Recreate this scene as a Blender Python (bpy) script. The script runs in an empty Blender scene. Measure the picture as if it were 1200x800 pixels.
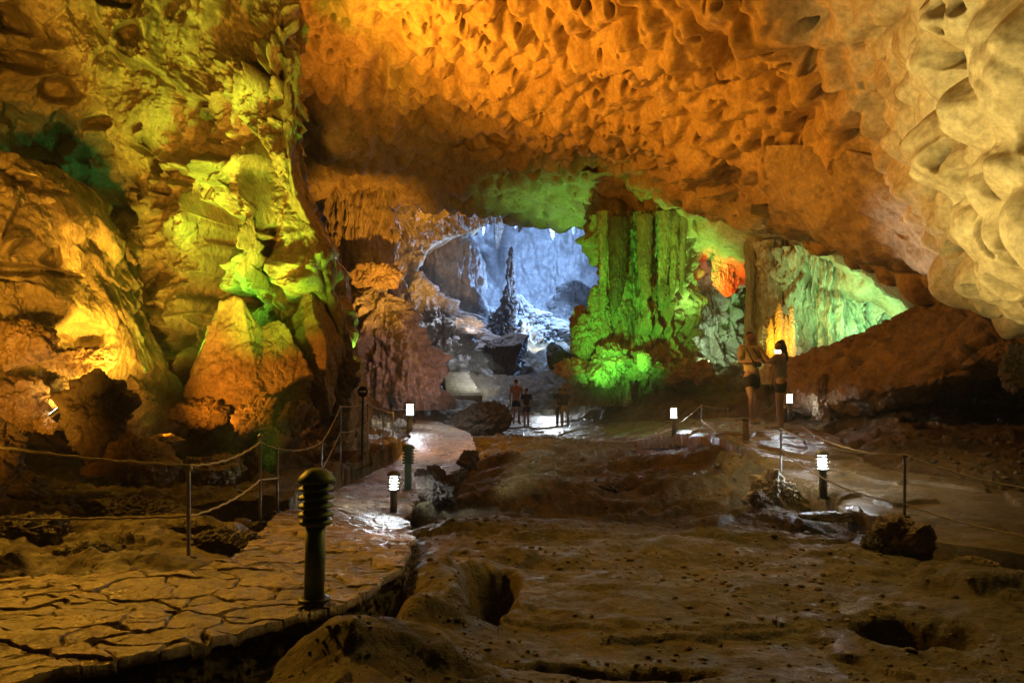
import bpy, math, random
import numpy as np
from mathutils import Vector
C = bpy.context.scene.collection
sc = bpy.context.scene
rad = math.radians

# ------------------------------------------------------------------ camera and unprojection
PITCH = math.atan(60 / 800.0)
cp, sp = math.cos(PITCH), math.sin(PITCH)
def un(u, v, Y):
    """world point at world distance Y (along +Y) seen at photo pixel u,v; numpy friendly"""
    u = np.asarray(u, float); v = np.asarray(v, float); Y = np.asarray(Y, float)
    a = (u - 600) / 800; b = (400 - v) / 800
    dy = cp - sp * b; dz = sp + cp * b
    return np.stack([a / dy * Y, Y + 0 * a, dz / dy * Y], -1)
def pt(u, v, Y): return Vector([float(q) for q in un(u, v, Y)])
cam_d = bpy.data.cameras.new('camera'); cam = bpy.data.objects.new('camera', cam_d); C.objects.link(cam)
cam_d.sensor_width = 36; cam_d.lens = 24; cam_d.clip_end = 400; cam_d.clip_start = 0.05
cam.rotation_euler = (math.pi / 2 + PITCH, 0, 0)
sc.camera = cam

# ------------------------------------------------------------------ numpy noise
_r = np.random.RandomState(7)
_perm = np.concatenate([_r.permutation(256)] * 3)
_g = _r.normal(size=(256, 3)); _g /= np.linalg.norm(_g, axis=1)[:, None]
_g = _g.astype(np.float32)
_jit = _r.rand(256, 3).astype(np.float32)
def _h(ix, iy, iz): return _perm[_perm[_perm[ix & 255] + (iy & 255)] + (iz & 255)]
def perlin(P, seed=0):
    P = P.astype(np.float32) + np.float32(seed * 17.31)
    i = np.floor(P).astype(np.int32); f = P - i
    w = f * f * f * (f * (f * 6 - 15) + 10)
    out = 0
    for dx in (0, 1):
        wx = w[..., 0] if dx else 1 - w[..., 0]
        for dy in (0, 1):
            wy = w[..., 1] if dy else 1 - w[..., 1]
            for dz in (0, 1):
                wz = w[..., 2] if dz else 1 - w[..., 2]
                g = _g[_h(i[..., 0] + dx, i[..., 1] + dy, i[..., 2] + dz)]
                d = g[..., 0] * (f[..., 0] - dx) + g[..., 1] * (f[..., 1] - dy) + g[..., 2] * (f[..., 2] - dz)
                out = out + wx * wy * wz * d
    return out * 1.6
def fbm(P, o=4, seed=0, gain=.5):
    s = 0; a = 1; 
    for k in range(o): s = s + a * perlin(P * 2.03 ** k, seed + k); a *= gain
    return s
def billow(P, o=4, seed=0, gain=.5):
    s = 0; a = 1
    for k in range(o): s = s + a * (np.abs(perlin(P * 2.03 ** k, seed + k)) * 2 - .6); a *= gain
    return s
def ridged(P, o=4, seed=0, gain=.5): return -billow(P, o, seed, gain)
def worley(P, seed=0):
    P = P.astype(np.float32) + np.float32(seed * 11.7)
    i = np.floor(P).astype(np.int32); f = P - i
    F1 = np.full(P.shape[:-1], 9., np.float32); F2 = F1.copy(); ID = np.zeros(P.shape[:-1], np.int32)
    for dx in (-1, 0, 1):
        for dy in (-1, 0, 1):
            for dz in (-1, 0, 1):
                h = _h(i[..., 0] + dx, i[..., 1] + dy, i[..., 2] + dz)
                d = _jit[h] + np.array([dx, dy, dz], np.float32) - f
                d = np.sqrt((d * d).sum(-1))
                m = d < F1
                F2 = np.where(m, F1, np.minimum(F2, d)); ID = np.where(m, h, ID); F1 = np.where(m, d, F1)
    return F1, F2, ID
def soft_cells(P, k=9., seed=0):
    """smoothly joined cell bumps: 1 at a cell centre, falling to 0 at soft creases"""
    P = P.astype(np.float32) + np.float32(seed * 11.7)
    i = np.floor(P).astype(np.int32); f = P - i; S = 0
    for dx in (-1, 0, 1):
        for dy in (-1, 0, 1):
            for dz in (-1, 0, 1):
                h = _h(i[..., 0] + dx, i[..., 1] + dy, i[..., 2] + dz)
                d = _jit[h] + np.array([dx, dy, dz], np.float32) - f
                S = S + (.35 + .9 * _jit[h, 1]) * np.exp(-k * (d * d).sum(-1))
    return np.clip(1 + np.log(S + 1e-6) / k * 1.7, -.5, 1.1)
def sst(a, b, x):
    t = np.clip((x - a) / (b - a), 0, 1); return t * t * (3 - 2 * t)

# ------------------------------------------------------------------ mesh helpers
def tag(o, label=None, cat=None, group=None, kind=None):
    if label: o['label'] = label
    if cat: o['category'] = cat
    if group: o['group'] = group
    if kind: o['kind'] = kind
    return o
def link(name, me, mat, parent=None):
    o = bpy.data.objects.new(name, me); C.objects.link(o)
    if mat is not None: me.materials.append(mat)
    if parent: o.parent = parent
    return o
def empty(name, loc=(0, 0, 0), rz=0):
    o = bpy.data.objects.new(name, None); C.objects.link(o)
    o.location = loc; o.rotation_euler = (0, 0, rz); o.empty_display_size = .1
    return o
def grid_mesh(P, wrap=False, attr=None, flip=False):
    n, m = P.shape[:2]
    idx = np.arange(n * m).reshape(n, m)
    if wrap: idx = np.concatenate([idx, idx[:, :1]], 1)
    a, b, c, d = idx[:-1, :-1], idx[:-1, 1:], idx[1:, 1:], idx[1:, :-1]
    q = np.stack([a, b, c, d] if not flip else [d, c, b, a], -1).reshape(-1, 4)
    return raw_mesh(P.reshape(-1, 3), q, attr)
def raw_mesh(V, q, attr=None, smooth=True):
    me = bpy.data.meshes.new('m')
    me.vertices.add(len(V)); me.vertices.foreach_set('co', np.ascontiguousarray(V, np.float32).ravel())
    me.loops.add(q.size); me.loops.foreach_set('vertex_index', q.astype(np.int32).ravel())
    me.polygons.add(len(q)); me.polygons.foreach_set('loop_start', np.arange(0, q.size, q.shape[1], dtype=np.int32))
    me.polygons.foreach_set('loop_total', np.full(len(q), q.shape[1], np.int32))
    if smooth: me.polygons.foreach_set('use_smooth', np.ones(len(q), bool))
    me.update(calc_edges=True)
    if attr is not None:
        at = me.attributes.new('tint', 'FLOAT', 'POINT'); at.data.foreach_set('value', np.ascontiguousarray(attr, np.float32).ravel())
    me.validate()
    return me
def catmull(A, n):
    """A (k, ...) control rows -> n rows"""
    k = len(A); t = np.linspace(0, k - 1, n); i = np.clip(t.astype(int), 0, k - 2); f = (t - i)
    f = f.reshape((-1,) + (1,) * (A.ndim - 1))
    g = lambda j: A[np.clip(j, 0, k - 1)]
    p0, p1, p2, p3 = g(i - 1), g(i), g(i + 1), g(i + 2)
    p0 = np.where((i == 0).reshape(f.shape), 2 * p1 - p2, p0); p3 = np.where((i + 2 > k - 1).reshape(f.shape), 2 * p2 - p1, p3)
    return .5 * (2 * p1 + (p2 - p0) * f + (2 * p0 - 5 * p1 + 4 * p2 - p3) * f * f + (3 * p1 - p0 - 3 * p2 + p3) * f ** 3)
def normals(P):
    du = np.gradient(P, axis=1); dv = np.gradient(P, axis=0)
    n = np.cross(du, dv); n /= np.linalg.norm(n, axis=-1)[..., None] + 1e-9
    # towards the chamber: decided once for the whole sheet from where most of it faces
    c = (n * (-P)).sum(-1)
    if np.median(c) < 0: n = -n
    return n
def net(rows, nu, nv, feats=()):
    """rows of (u,v,Y) control points -> dense sheet of world points"""
    A = np.array(rows, float)
    A = catmull(A, nv); A = catmull(A.swapaxes(0, 1), nu).swapaxes(0, 1)
    u, v, Y = A[..., 0], A[..., 1], A[..., 2]
    P0 = un(u, v, Y); n0 = normals(P0)
    for f in feats:
        fu, fv, ru, rv, d = f[:5]; ang = rad(f[5]) if len(f) > 5 else 0; k = f[6] if len(f) > 6 else 1
        du, dv = u - fu, v - fv
        a = (du * math.cos(ang) + dv * math.sin(ang)) / ru; b = (-du * math.sin(ang) + dv * math.cos(ang)) / rv
        r = np.sqrt(a * a + b * b + 1e-9)
        if k == 1: w = np.exp(-r * r * 1.5)
        else: w = .6 * (1 - sst(.3, 1.05, r + .3 * fbm(np.stack([u / 34, v / 26, 0 * u + fu * .37], -1), 2, int(fu) % 9)))
        Y = Y + d * w
    return un(u, v, Y), P0, v, n0
def disp(P, fn):
    n = normals(P); return P + n * fn(P, n)[..., None]

# ------------------------------------------------------------------ displacement recipes (metres)
def d_scallop(cell=.55, amp=.22, pocket=.35, soft=1.0, seed=0, pf=.55):
    def f(P, n):
        W = P + .1 * np.stack([perlin(P * 1.3, 3), perlin(P * 1.3, 4), perlin(P * 1.3, 5)], -1)
        q = W / cell * np.array([1, .8, .75])
        lump = soft_cells(q, 9., seed) * amp * 1.25
        lump += soft_cells(q * 2.1, 8., seed + 1) * amp * .26
        F3, _, I3 = worley(W / cell * np.array([1.9, 1.5, .85]), seed + 5)
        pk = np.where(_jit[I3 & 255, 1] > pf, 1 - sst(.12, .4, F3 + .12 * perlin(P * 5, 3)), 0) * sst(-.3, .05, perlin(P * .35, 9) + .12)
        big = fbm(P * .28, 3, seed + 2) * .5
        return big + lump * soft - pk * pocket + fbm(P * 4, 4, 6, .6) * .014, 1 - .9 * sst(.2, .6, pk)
    return f
def d_wall(big=.5, lump=.28, flute=.12, pocket=.6, fine=.035, seed=0, s=1.0, tier=.0):
    def f(P, n):
        P = P * s
        W = P + .35 * np.stack([perlin(P * .6, 3), perlin(P * .6, 4), perlin(P * .6, 5)], -1)
        d = fbm(W * np.array([.32, .32, .26]), 3, seed) * big
        d += billow(W * np.array([1.0, 1.0, .62]), 4, seed + 4, .5) * lump
        # cascades: each tier bulges over a sharp undercut and leans back above it
        for fz_, am_, sd_ in ((.5, 1.0, 0), (1.25, .42, 3)):
            t = W[..., 2] * fz_ + 1.5 * perlin(W * np.array([.45, .45, .12]), seed + 20 + sd_) + .35 * perlin(W * np.array([1.6, 1.6, .5]), seed + 21 + sd_)
            f_ = t - np.floor(t)
            d += tier * am_ * (sst(0, .14, f_) * (1 - f_) ** .8 - .3) * sst(-.35, .25, perlin(W * np.array([.6, .6, .4]), seed + 24 + sd_))
        m = sst(-.15, .35, perlin(P * .4, seed + 8))
        d += (.25 + .75 * m) * (billow(W * np.array([1.7, 1.7, .16]), 2, seed + 6, .5) * flute + billow(W * np.array([4.6, 4.6, .4]), 2, seed + 7, .5) * flute * .35)
        pk = sst(.22, .46, fbm(W * np.array([.75, .75, .95]), 3, seed + 11))
        d -= pk * pocket
        F1, F2, _ = worley(W * np.array([4.2, 4.2, 3.0]), seed)
        d += (1 - F1 ** 2) * fine * 1.2
        d += billow(P * np.array([3.1, 3.1, 2.4]), 5, seed + 2, .62) * fine * 1.3
        return d / s * (.3 + .7 * sst(.15, .6, np.abs(n[..., 1])))
    return f
def d_rubble(amp=.4, s=1.0, seed=0):
    def f(P, n):
        q = P * s
        d = billow(q * .9, 5, seed, .55) * amp
        F1, F2, _ = worley(q * 1.6, seed); d += (F2 - F1) * amp * .7
        return d
    return f

# ------------------------------------------------------------------ materials
def newmat(name):
    m = bpy.data.materials.new(name); m.use_nodes = True
    nt = m.node_tree; b = nt.nodes['Principled BSDF']; return m, nt, b
def N(nt, t, **k):
    n = nt.nodes.new(t)
    for a, v in k.items():
        if a in n.inputs.keys() if hasattr(n.inputs, 'keys') else False: n.inputs[a].default_value = v
        else: setattr(n, a, v)
    return n
def ramp(nt, src, stops):
    r = nt.nodes.new('ShaderNodeValToRGB'); e = r.color_ramp.elements
    while len(e) < len(stops): e.new(.5)
    for q, (p, c) in zip(e, stops): q.position = p; q.color = (*c, 1) if len(c) == 3 else c
    nt.links.new(src, r.inputs[0]); return r.outputs[0]
def noise(nt, vec, scale, detail=6, rough=.6, dist=0.0):
    n = nt.nodes.new('ShaderNodeTexNoise'); n.inputs['Scale'].default_value = scale; n.inputs['Detail'].default_value = detail
    n.inputs['Roughness'].default_value = rough; n.inputs['Distortion'].default_value = dist
    nt.links.new(vec, n.inputs['Vector']); return n.outputs['Fac']
def rock(name, dark, mid, light, rough=(.45, .8), bump=.5, stretch=(1, 1, 1), scale=1.0, stain=.35, stain_col=(.035, .022, .012), bscale=1.0, tint=False):
    m, nt, b = newmat(name); L = nt.links.new
    tc = nt.nodes.new('ShaderNodeTexCoord'); mp = nt.nodes.new('ShaderNodeMapping'); mp.inputs['Scale'].default_value = stretch
    L(tc.outputs['Object'], mp.inputs['Vector']); V = mp.outputs['Vector']
    base = ramp(nt, noise(nt, V, 1.1 * scale, 8, .65, .6), [(.28, dark), (.5, mid), (.72, light)])
    st = ramp(nt, noise(nt, V, .9 * scale, 10, .72, 1.2), [(.5 + .3 * (1 - stain) - .12, (0, 0, 0)), (.5 + .3 * (1 - stain) + .02, (1, 1, 1))])
    mx = nt.nodes.new('ShaderNodeMix'); mx.data_type = 'RGBA'; L(st, mx.inputs['Factor']); L(base, mx.inputs['A']); mx.inputs['B'].default_value = (*stain_col, 1)
    sp_ = ramp(nt, noise(nt, V, 14 * scale, 6, .7), [(.35, (.62, .6, .56)), (.65, (1.2, 1.2, 1.2))])
    m2 = nt.nodes.new('ShaderNodeMix'); m2.data_type = 'RGBA'; m2.blend_type = 'MULTIPLY'; m2.inputs['Factor'].default_value = .9
    L(mx.outputs['Result'], m2.inputs['A']); L(sp_, m2.inputs['B']); col = m2.outputs['Result']
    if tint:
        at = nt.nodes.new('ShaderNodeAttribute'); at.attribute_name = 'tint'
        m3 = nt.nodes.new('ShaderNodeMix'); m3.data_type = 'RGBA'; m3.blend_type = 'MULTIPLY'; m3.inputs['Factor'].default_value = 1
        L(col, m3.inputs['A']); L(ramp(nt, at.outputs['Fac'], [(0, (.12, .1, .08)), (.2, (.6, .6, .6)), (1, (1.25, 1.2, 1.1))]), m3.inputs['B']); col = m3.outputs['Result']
    L(col, b.inputs['Base Color'])
    rr = nt.nodes.new('ShaderNodeMapRange'); rr.inputs['To Min'].default_value = rough[0]; rr.inputs['To Max'].default_value = rough[1]
    rr.inputs['From Min'].default_value = .35; rr.inputs['From Max'].default_value = .65
    L(noise(nt, V, 2.3 * scale, 5, .6), rr.inputs['Value']); L(rr.outputs['Result'], b.inputs['Roughness'])
    vo = nt.nodes.new('ShaderNodeTexVoronoi'); vo.inputs['Scale'].default_value = 9 * bscale; L(V, vo.inputs['Vector'])
    b1 = nt.nodes.new('ShaderNodeBump'); b1.inputs['Strength'].default_value = bump; b1.inputs['Distance'].default_value = .09 / bscale
    L(noise(nt, V, 6 * bscale, 12, .7), b1.inputs['Height'])
    b2 = nt.nodes.new('ShaderNodeBump'); b2.inputs['Strength'].default_value = bump * .5; b2.inputs['Distance'].default_value = .02 / bscale
    L(vo.outputs['Distance'], b2.inputs['Height']); L(b1.outputs['Normal'], b2.inputs['Normal']); L(b2.outputs['Normal'], b.inputs['Normal'])
    return m
def plain(name, col, rough=.5, metal=0, emit=None, es=0, var=.12, vs=8):
    m, nt, b = newmat(name); L = nt.links.new
    tc = nt.nodes.new('ShaderNodeTexCoord')
    c = ramp(nt, noise(nt, tc.outputs['Object'], vs, 5, .65), [(.3, tuple(x * (1 - var * 2) for x in col)), (.7, tuple(min(1, x * (1 + var)) for x in col))])
    L(c, b.inputs['Base Color']); b.inputs['Roughness'].default_value = rough; b.inputs['Metallic'].default_value = metal
    if emit: b.inputs['Emission Color'].default_value = (*emit, 1); b.inputs['Emission Strength'].default_value = es
    return m
M = dict(
    wall=rock('flowstone rock', (.16, .11, .06), (.36, .29, .18), (.55, .45, .28), (.3, .7), .95, (1, 1, .55), 1.0, .46),
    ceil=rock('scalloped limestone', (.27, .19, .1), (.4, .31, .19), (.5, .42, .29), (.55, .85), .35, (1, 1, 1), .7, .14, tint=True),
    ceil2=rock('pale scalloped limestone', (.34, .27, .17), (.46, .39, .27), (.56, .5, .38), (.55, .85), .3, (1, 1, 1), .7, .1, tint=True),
    shelf=rock('smooth pale limestone', (.22, .17, .12), (.38, .31, .24), (.55, .48, .4), (.5, .8), .35, (1, 1, 1), .8, .2),
    boulder=rock('brown boulder rock', (.1, .065, .035), (.24, .16, .09), (.36, .26, .15), (.4, .75), .7, (1, 1, 1), 1.5, .35),
    dark=rock('dark boulder rock', (.03, .02, .013), (.07, .048, .03), (.12, .09, .055), (.4, .75), .7, (1, 1, 1), 1.5, .35),
    ground=rock('damp cave clay', (.045, .035, .014), (.125, .09, .038), (.22, .165, .08), (.35, .8), 1.0, (1, 1, 1), 1.6, .42),
    flag=rock('worn flagstone', (.22, .16, .09), (.34, .25, .15), (.46, .36, .22), (.22, .48), .5, (1, 1, 1), 1.6, .12, tint=True),
    foot=rock('dark rubble footing', (.035, .026, .014), (.08, .06, .032), (.14, .105, .06), (.5, .85), .9, (1, 1, 1), 2.2, .4),
    stone=rock('loose stones', (.06, .045, .025), (.15, .115, .065), (.28, .22, .14), (.45, .85), .6, (1, 1, 1), 3, .3),
    slab=rock('packed pale clay path', (.13, .105, .07), (.22, .18, .12), (.34, .29, .2), (.16, .45), .6, (1, 1, 1), 1.1, .2),
    column=rock('ribbed flowstone', (.2, .14, .08), (.38, .29, .18), (.52, .43, .3), (.3, .65), .7, (2.2, 2.2, .35), .8, .28),
    back=rock('pale back chamber rock', (.1, .09, .08), (.3, .28, .26), (.5, .48, .46), (.35, .7), .6, (1, 1, 1), .5, .3),
    backwall=rock('distant grey rock', (.24, .23, .22), (.32, .31, .3), (.4, .39, .38), (.6, .8), .2, (1, 1, 1), .15, .1),
    cream=rock('cream calcite', (.4, .33, .2), (.55, .48, .32), (.66, .6, .45), (.35, .65), .5, (1, 1, .6), 1.4, .22),
    steel=plain('galvanised post', (.3, .29, .26), .4, .7),
    rope=plain('pale rope', (.5, .44, .32), .8, 0, var=.2, vs=60),
    green_metal=plain('green bollard paint', (.1, .17, .08), .5, .1, var=.2, vs=20),
    dark_metal=plain('dark painted metal', (.02, .02, .018), .45, .5),
    lens=plain('lit lamp lens', (.8, .85, .9), .4, 0, (.82, .92, 1), 240),
    lens_off=plain('unlit lamp lens', (.1, .12, .08), .3),
)

# ------------------------------------------------------------------ ground
pathL = [(-300,700,3.55),(0,677,4.0),(120,669,4.1),(215,667,4.2),(262,653,4.6),(291,640,5.2),(306,622,6.2),(330,600,7.6),(387,577,10),(435,554,13),(466,538,16),(476,518,19),(484,500,23),(488,491,26.5)]
pathR = [(-300,900,1.9),(0,799,2.5),(150,768,2.75),(260,742,3.05),(350,715,3.4),(405,703,3.6),(450,677,4.2),(482,642,5.3),(478,605,8.6),(500,572,11.5),(545,545,14.5),(556,522,18),(545,505,22),(510,493,26.5)]
walkN = [(1400,690,4.9),(1200,643,6.0),(1095,628,6.6),(1030,608,7.4),(975,590,8.4),(930,565,9.8),(885,538,11.3),(850,514,12.8),(800,509,15.5),(740,512,19),(690,516,22),(640,512,25),(580,512,26)]
walkF = [(1400,600,7.6),(1200,577,8.8),(1100,562,9.6),(1040,550,10.6),(1000,530,12.0),(985,513,13.6),(960,502,15),(930,496,16.5),(850,490,20),(770,494,24),(700,492,27.5),(640,487,30),(580,486,31)]
G = [(-300,560,6.5),(0,640,5.2),(100,640,5.3),(180,645,5.1),(0,590,7),(100,596,7.2),(200,612,6.6),(-300,500,9),(0,540,9),(100,548,9.6),(180,552,11),(300,560,13),(0,500,10.5),(100,505,12),(200,500,14),(300,500,16),
     (380,530,15.5),(420,510,19),(380,490,21),(440,480,26),(300,470,17),(200,460,15),(100,440,12.5),(0,400,11),(-300,380,10),
     (400,760,3.1),(500,800,2.9),(600,800,2.9),(900,800,3.0),(1200,800,3.1),(1500,800,3.1),(430,720,3.7),(520,720,3.85),(600,740,3.75),(900,740,3.9),(1200,740,3.8),
     (500,660,5.1),(600,680,4.9),(750,680,5.0),(900,680,5.0),(1100,690,4.75),(1200,690,4.7),(600,640,6.4),(750,640,6.5),(900,640,6.4),(1000,640,6.3),(520,612,7.6),
     (700,600,8.9),(800,600,8.8),(900,600,8.5),(600,575,10.6),(720,560,12.2),(820,560,11.6),(600,535,15.5),(700,530,17),(780,530,15.5),(600,518,20),(700,518,20),
     (1000,500,14),(1100,510,12),(1200,520,11),(1400,520,10),(1300,470,14),(1150,480,14.5),(960,480,17),(850,475,22),(760,465,25),
     (640,470,33),(700,465,30),(560,470,35),(500,475,32),(450,465,30),(640,440,38),(560,445,37.5),(480,440,37),(560,425,42),(660,425,43),(545,398,46.5),(480,400,46),(620,395,50),(700,395,52),(760,430,36),(850,440,28),(950,440,25),
     (540,380,56),(620,375,60),(750,400,60),(450,400,60),(900,420,45),(350,440,30),(200,420,22)]
def poly_dense(P, n): return catmull(np.array(P, float), n)
gp = un(*np.array(G, float).T)
for lst, dz in ((pathL, -.1), (pathR, -.3), (walkN, -.26), (walkF, -.05)):
    gp = np.concatenate([gp, un(*np.array(lst, float).T) + [0, 0, dz]])
mid = un(*((np.array(pathL, float) + np.array(pathR, float)) / 2).T) + [0, 0, -.3]
mid2 = un(*((np.array(walkN, float) + np.array(walkF, float)) / 2).T) + [0, 0, -.3]
gp = np.concatenate([gp, mid, mid2, un([-900, 2100], [1100, 1100], [1.2, 1.2]), [[-1.5, 1.1, -1.15], [1.5, 1.1, -1.15], [0, 1.1, -1.1], [0, 1.6, -1.08]]])
def warp(x, y): return np.stack([x / y * 1.6, np.log(y)], -1)
cs = warp(gp[:, 0], gp[:, 1])
def tps(d2): return .5 * d2 * np.log(d2 + 1e-12)
K = tps(((cs[:, None] - cs[None]) ** 2).sum(-1)) + np.eye(len(cs)) * 2e-3
A_ = np.block([[K, np.c_[np.ones(len(cs)), cs]], [np.c_[np.ones(len(cs)), cs].T, np.zeros((3, 3))]])
W_ = np.linalg.solve(A_, np.r_[gp[:, 2], 0, 0, 0])
def ground_base(x, y):
    q = warp(x, y); sh = q.shape[:-1]; q = q.reshape(-1, 2); out = np.zeros(len(q))
    for k in range(0, len(q), 60000):
        s = q[k:k + 60000]
        out[k:k + 60000] = tps(((s[:, None] - cs[None]) ** 2).sum(-1)) @ W_[:len(cs)] + W_[-3] + s @ W_[-2:]
    return out.reshape(sh)
# mounds (+) and hollows (-): u, v, Y of the place, radius x, radius y, height, steep rim
GF = [(245,600,7.6,1.7,1.2,-.24,0),(310,590,8.6,.8,1.0,-.12,0),(540,575,9.6,1.0,.7,.26,1),(500,590,8.8,.4,.4,.12,1),(650,580,10.2,.8,.5,.12,1),(690,592,9.2,1.6,.5,-.22,1),
      (500,700,4.2,.3,.6,.13,1),(440,770,3.1,.5,.22,.1,1),(575,690,4.6,.2,.6,-.4,1),(455,700,3.95,.13,.35,-.2,0),(540,640,5.8,.25,.5,-.16,1),
      (1080,750,3.75,.3,.28,-.22,1),(700,770,3.2,.5,.12,-.12,1),(1180,700,4.7,.5,.3,.14,1),(1130,672,5.2,.4,.2,.12,1),
      (610,655,5.8,.6,.4,.07,1),(800,640,6.5,1.2,.5,.09,0),(940,610,7.7,.9,.3,-.1,0),(330,572,11.5,2.2,1.8,-.25,0),(150,620,6.2,.9,.5,.1,1),(40,600,6.8,.8,.6,.1,1),
      (250,625,6.2,.5,.3,.1,1),(170,655,4.7,.6,.2,.06,1),(810,572,10.5,1.1,.7,.22,1),(880,560,10.7,.6,.4,.2,1),(680,535,15.5,1.4,.8,-.3,0),(560,490,25,1.5,1.1,.5,1),(400,545,14,.9,1.2,.3,1)]
pc = pt(265, 558, 11.6); pc.z += .1
gfc = [(un(a, b, c), rx, ry, h, st) for a, b, c, rx, ry, h, st in GF]
def ground_h(x, y, fine=True):
    z = ground_base(x, y)
    P = np.stack([x, y, 0 * x], -1)
    wob = fbm(P * 1.5, 4, 2, .6)
    for c, rx, ry, h, st in gfc:
        r = np.sqrt(((x - c[0]) / rx) ** 2 + ((y - c[1]) / ry) ** 2)
        z = z + h * ((1 - sst(.4, 1.15, r + .4 * wob)) if st else np.exp(-r * r * 1.3))
    # basin of the pool
    rp = np.sqrt(((x - pc.x) / 1.95) ** 2 + ((y - pc.y) / 3.3) ** 2) + .12 * wob
    z = np.where(x < pc.x + 2.6, np.maximum(z, np.where((y > 8) & (y < 17) & (x > -9), pc.z + .1, -9)), z)
    mb = 1 - sst(.75, 1.0, rp); z = z * (1 - mb) + (pc.z - .25) * mb
    if fine:
        s = np.clip(y / 12, .35, 2.2)
        z = z + .055 * s * fbm(P * .9, 5, 1, .55) * 1.4
        led = fbm(P * np.array([.55, 1.1, 1]), 4, 5)
        z = z + .09 * s * (sst(.02, .1, led) - .5) + .05 * s * sst(.3, .36, led)      # low ledges of crusted clay
        z = z - .035 * np.clip(ridged(P * np.array([1.3, 2.2, 1]), 4, 3) - .35, 0, 1) * s
        z = z + .018 * fbm(P * 3.7, 5, 8, .66) * np.clip(y / 6, .6, 1.8) - .015 * np.clip(billow(P * 2.6, 3, 12) - .1, 0, 1)
        F1, _, ID = worley(P * 8, 3); z = z + .018 * np.clip(1 - F1 ** 2 * 2.2, 0, 1) * (_jit[ID & 255, 0] > .55) * sst(-.2, .3, perlin(P * 1.1, 6)) * np.clip(y / 5, .7, 2)
        lf = 1 - sst(-1.2, -.6, x - (-.35 * y + .1)); z = z + lf * .075 * ridged(P * np.array([.9, 1.8, 1]), 5, 7, .6) * (1 - mb)
    return z
ys = np.exp(np.linspace(math.log(1.15), math.log(64), 900)); ts = np.linspace(-1.15, 1.15, 950)
TY, YY = np.meshgrid(ts, ys); XX = TY * YY
ZZ = ground_h(XX, YY)
def ribbon(Lp, Rp, nu, nv):
    a = catmull(np.array(Lp, float), nv); b = catmull(np.array(Rp, float), nv)
    a, b = un(*a.T), un(*b.T)
    t = np.linspace(0, 1, nu)[None, :, None]
    return a[:, None] * (1 - t) + b[:, None] * t
def inside_ribbon(P, X, Y):
    """smooth 0..1 mask of points under the ribbon"""
    e = np.concatenate([P[:, 0], P[::-1, -1]])[:, :2]
    ins = np.zeros(X.shape, bool); n = len(e)
    for i in range(n):
        x1, y1 = e[i]; x2, y2 = e[(i + 1) % n]
        c = (y1 > Y) != (y2 > Y)
        ins ^= c & (X < (x2 - x1) * (Y - y1) / (y2 - y1 + 1e-12) + x1)
    return ins
# keep the ground sheet below the paved path and the walkway
for Lp, Rp, dz in ((pathL, pathR, .22), (walkF, walkN, .2)):
    P = ribbon(Lp, Rp, 2, 60); ins = inside_ribbon(P, XX, YY)
    base = ground_base(XX, YY)
    ZZ = np.where(ins, np.minimum(ZZ, base - .02), ZZ)
Gp = np.stack([XX, YY, ZZ], -1)
tag(link('ground', grid_mesh(Gp), M['ground']), kind='structure')

def slab_mesh(P, thick, attr=None, fall=None):
    """sheet with its rim turned straight down"""
    drop = np.zeros((P.shape[0] + 2, P.shape[1] + 2, 3)); drop[1:-1, 1:-1] = P
    drop[0, 1:-1] = P[0]; drop[-1, 1:-1] = P[-1]; drop[:, 0] = drop[:, 1]; drop[:, -1] = drop[:, -2]
    for sl in ((0,), (-1,)): drop[sl[0], :, 2] -= thick
    drop[1:-1, 0, 2] -= thick; drop[1:-1, -1, 2] -= thick
    at = None
    if attr is not None:
        at = np.pad(attr, 1, mode='constant', constant_values=.12)
    return grid_mesh(drop, attr=at)
def flag_surface(P, attr_out=True):
    X, Y = P[..., 0], P[..., 1]
    Q = np.stack([X, Y, 0 * X], -1)
    Wp = Q + .085 * np.stack([perlin(Q * 5, 1), perlin(Q * 5, 2), 0 * X], -1) + .14 * np.stack([perlin(Q * 1.6, 4), perlin(Q * 1.6, 5), 0 * X], -1)
    # 2-d cells: long irregular stones
    q = Wp / np.array([.27, .17, 1]); q[..., 2] = 0.5
    i = np.floor(q[..., :2]).astype(int); f = q[..., :2] - i
    F1 = np.full(X.shape, 9.); F2 = F1.copy(); ID = np.zeros(X.shape, int)
    for dx in (-1, 0, 1):
        for dy in (-1, 0, 1):
            h = _h(i[..., 0] + dx, i[..., 1] + dy, np.int32(5) + 0 * i[..., 0])
            d = np.sqrt((((_jit[h][..., :2] * .9 + .05) + [dx, dy] - f) ** 2).sum(-1)); m = d < F1
            F2 = np.where(m, F1, np.minimum(F2, d)); ID = np.where(m, h, ID); F1 = np.where(m, d, F1)
    e = F2 - F1
    gap = (1 - sst(.01, .08, e + .05 * fbm(Q * 7, 3, 3))) * (.65 + .35 * sst(-.3, .1, perlin(Q * 2.2, 9)))
    rnd = _jit[ID & 255]
    z = -.02 * gap + (rnd[..., 0] - .5) * .012 + (rnd[..., 1] - .5) * .05 * (X * 3 % 1 - .5) * 0
    tilt = ((f[..., 0] - .5) * (rnd[..., 1] - .5) + (f[..., 1] - .5) * (rnd[..., 2] - .5)) * .009
    z = z + tilt + .012 * fbm(Q * 6, 5, 3, .6) + .02 * fbm(Q * .7, 3, 6)
    return z, np.clip(.2 + .8 * rnd[..., 0], 0, 1) * (1 - .93 * gap)
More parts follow.
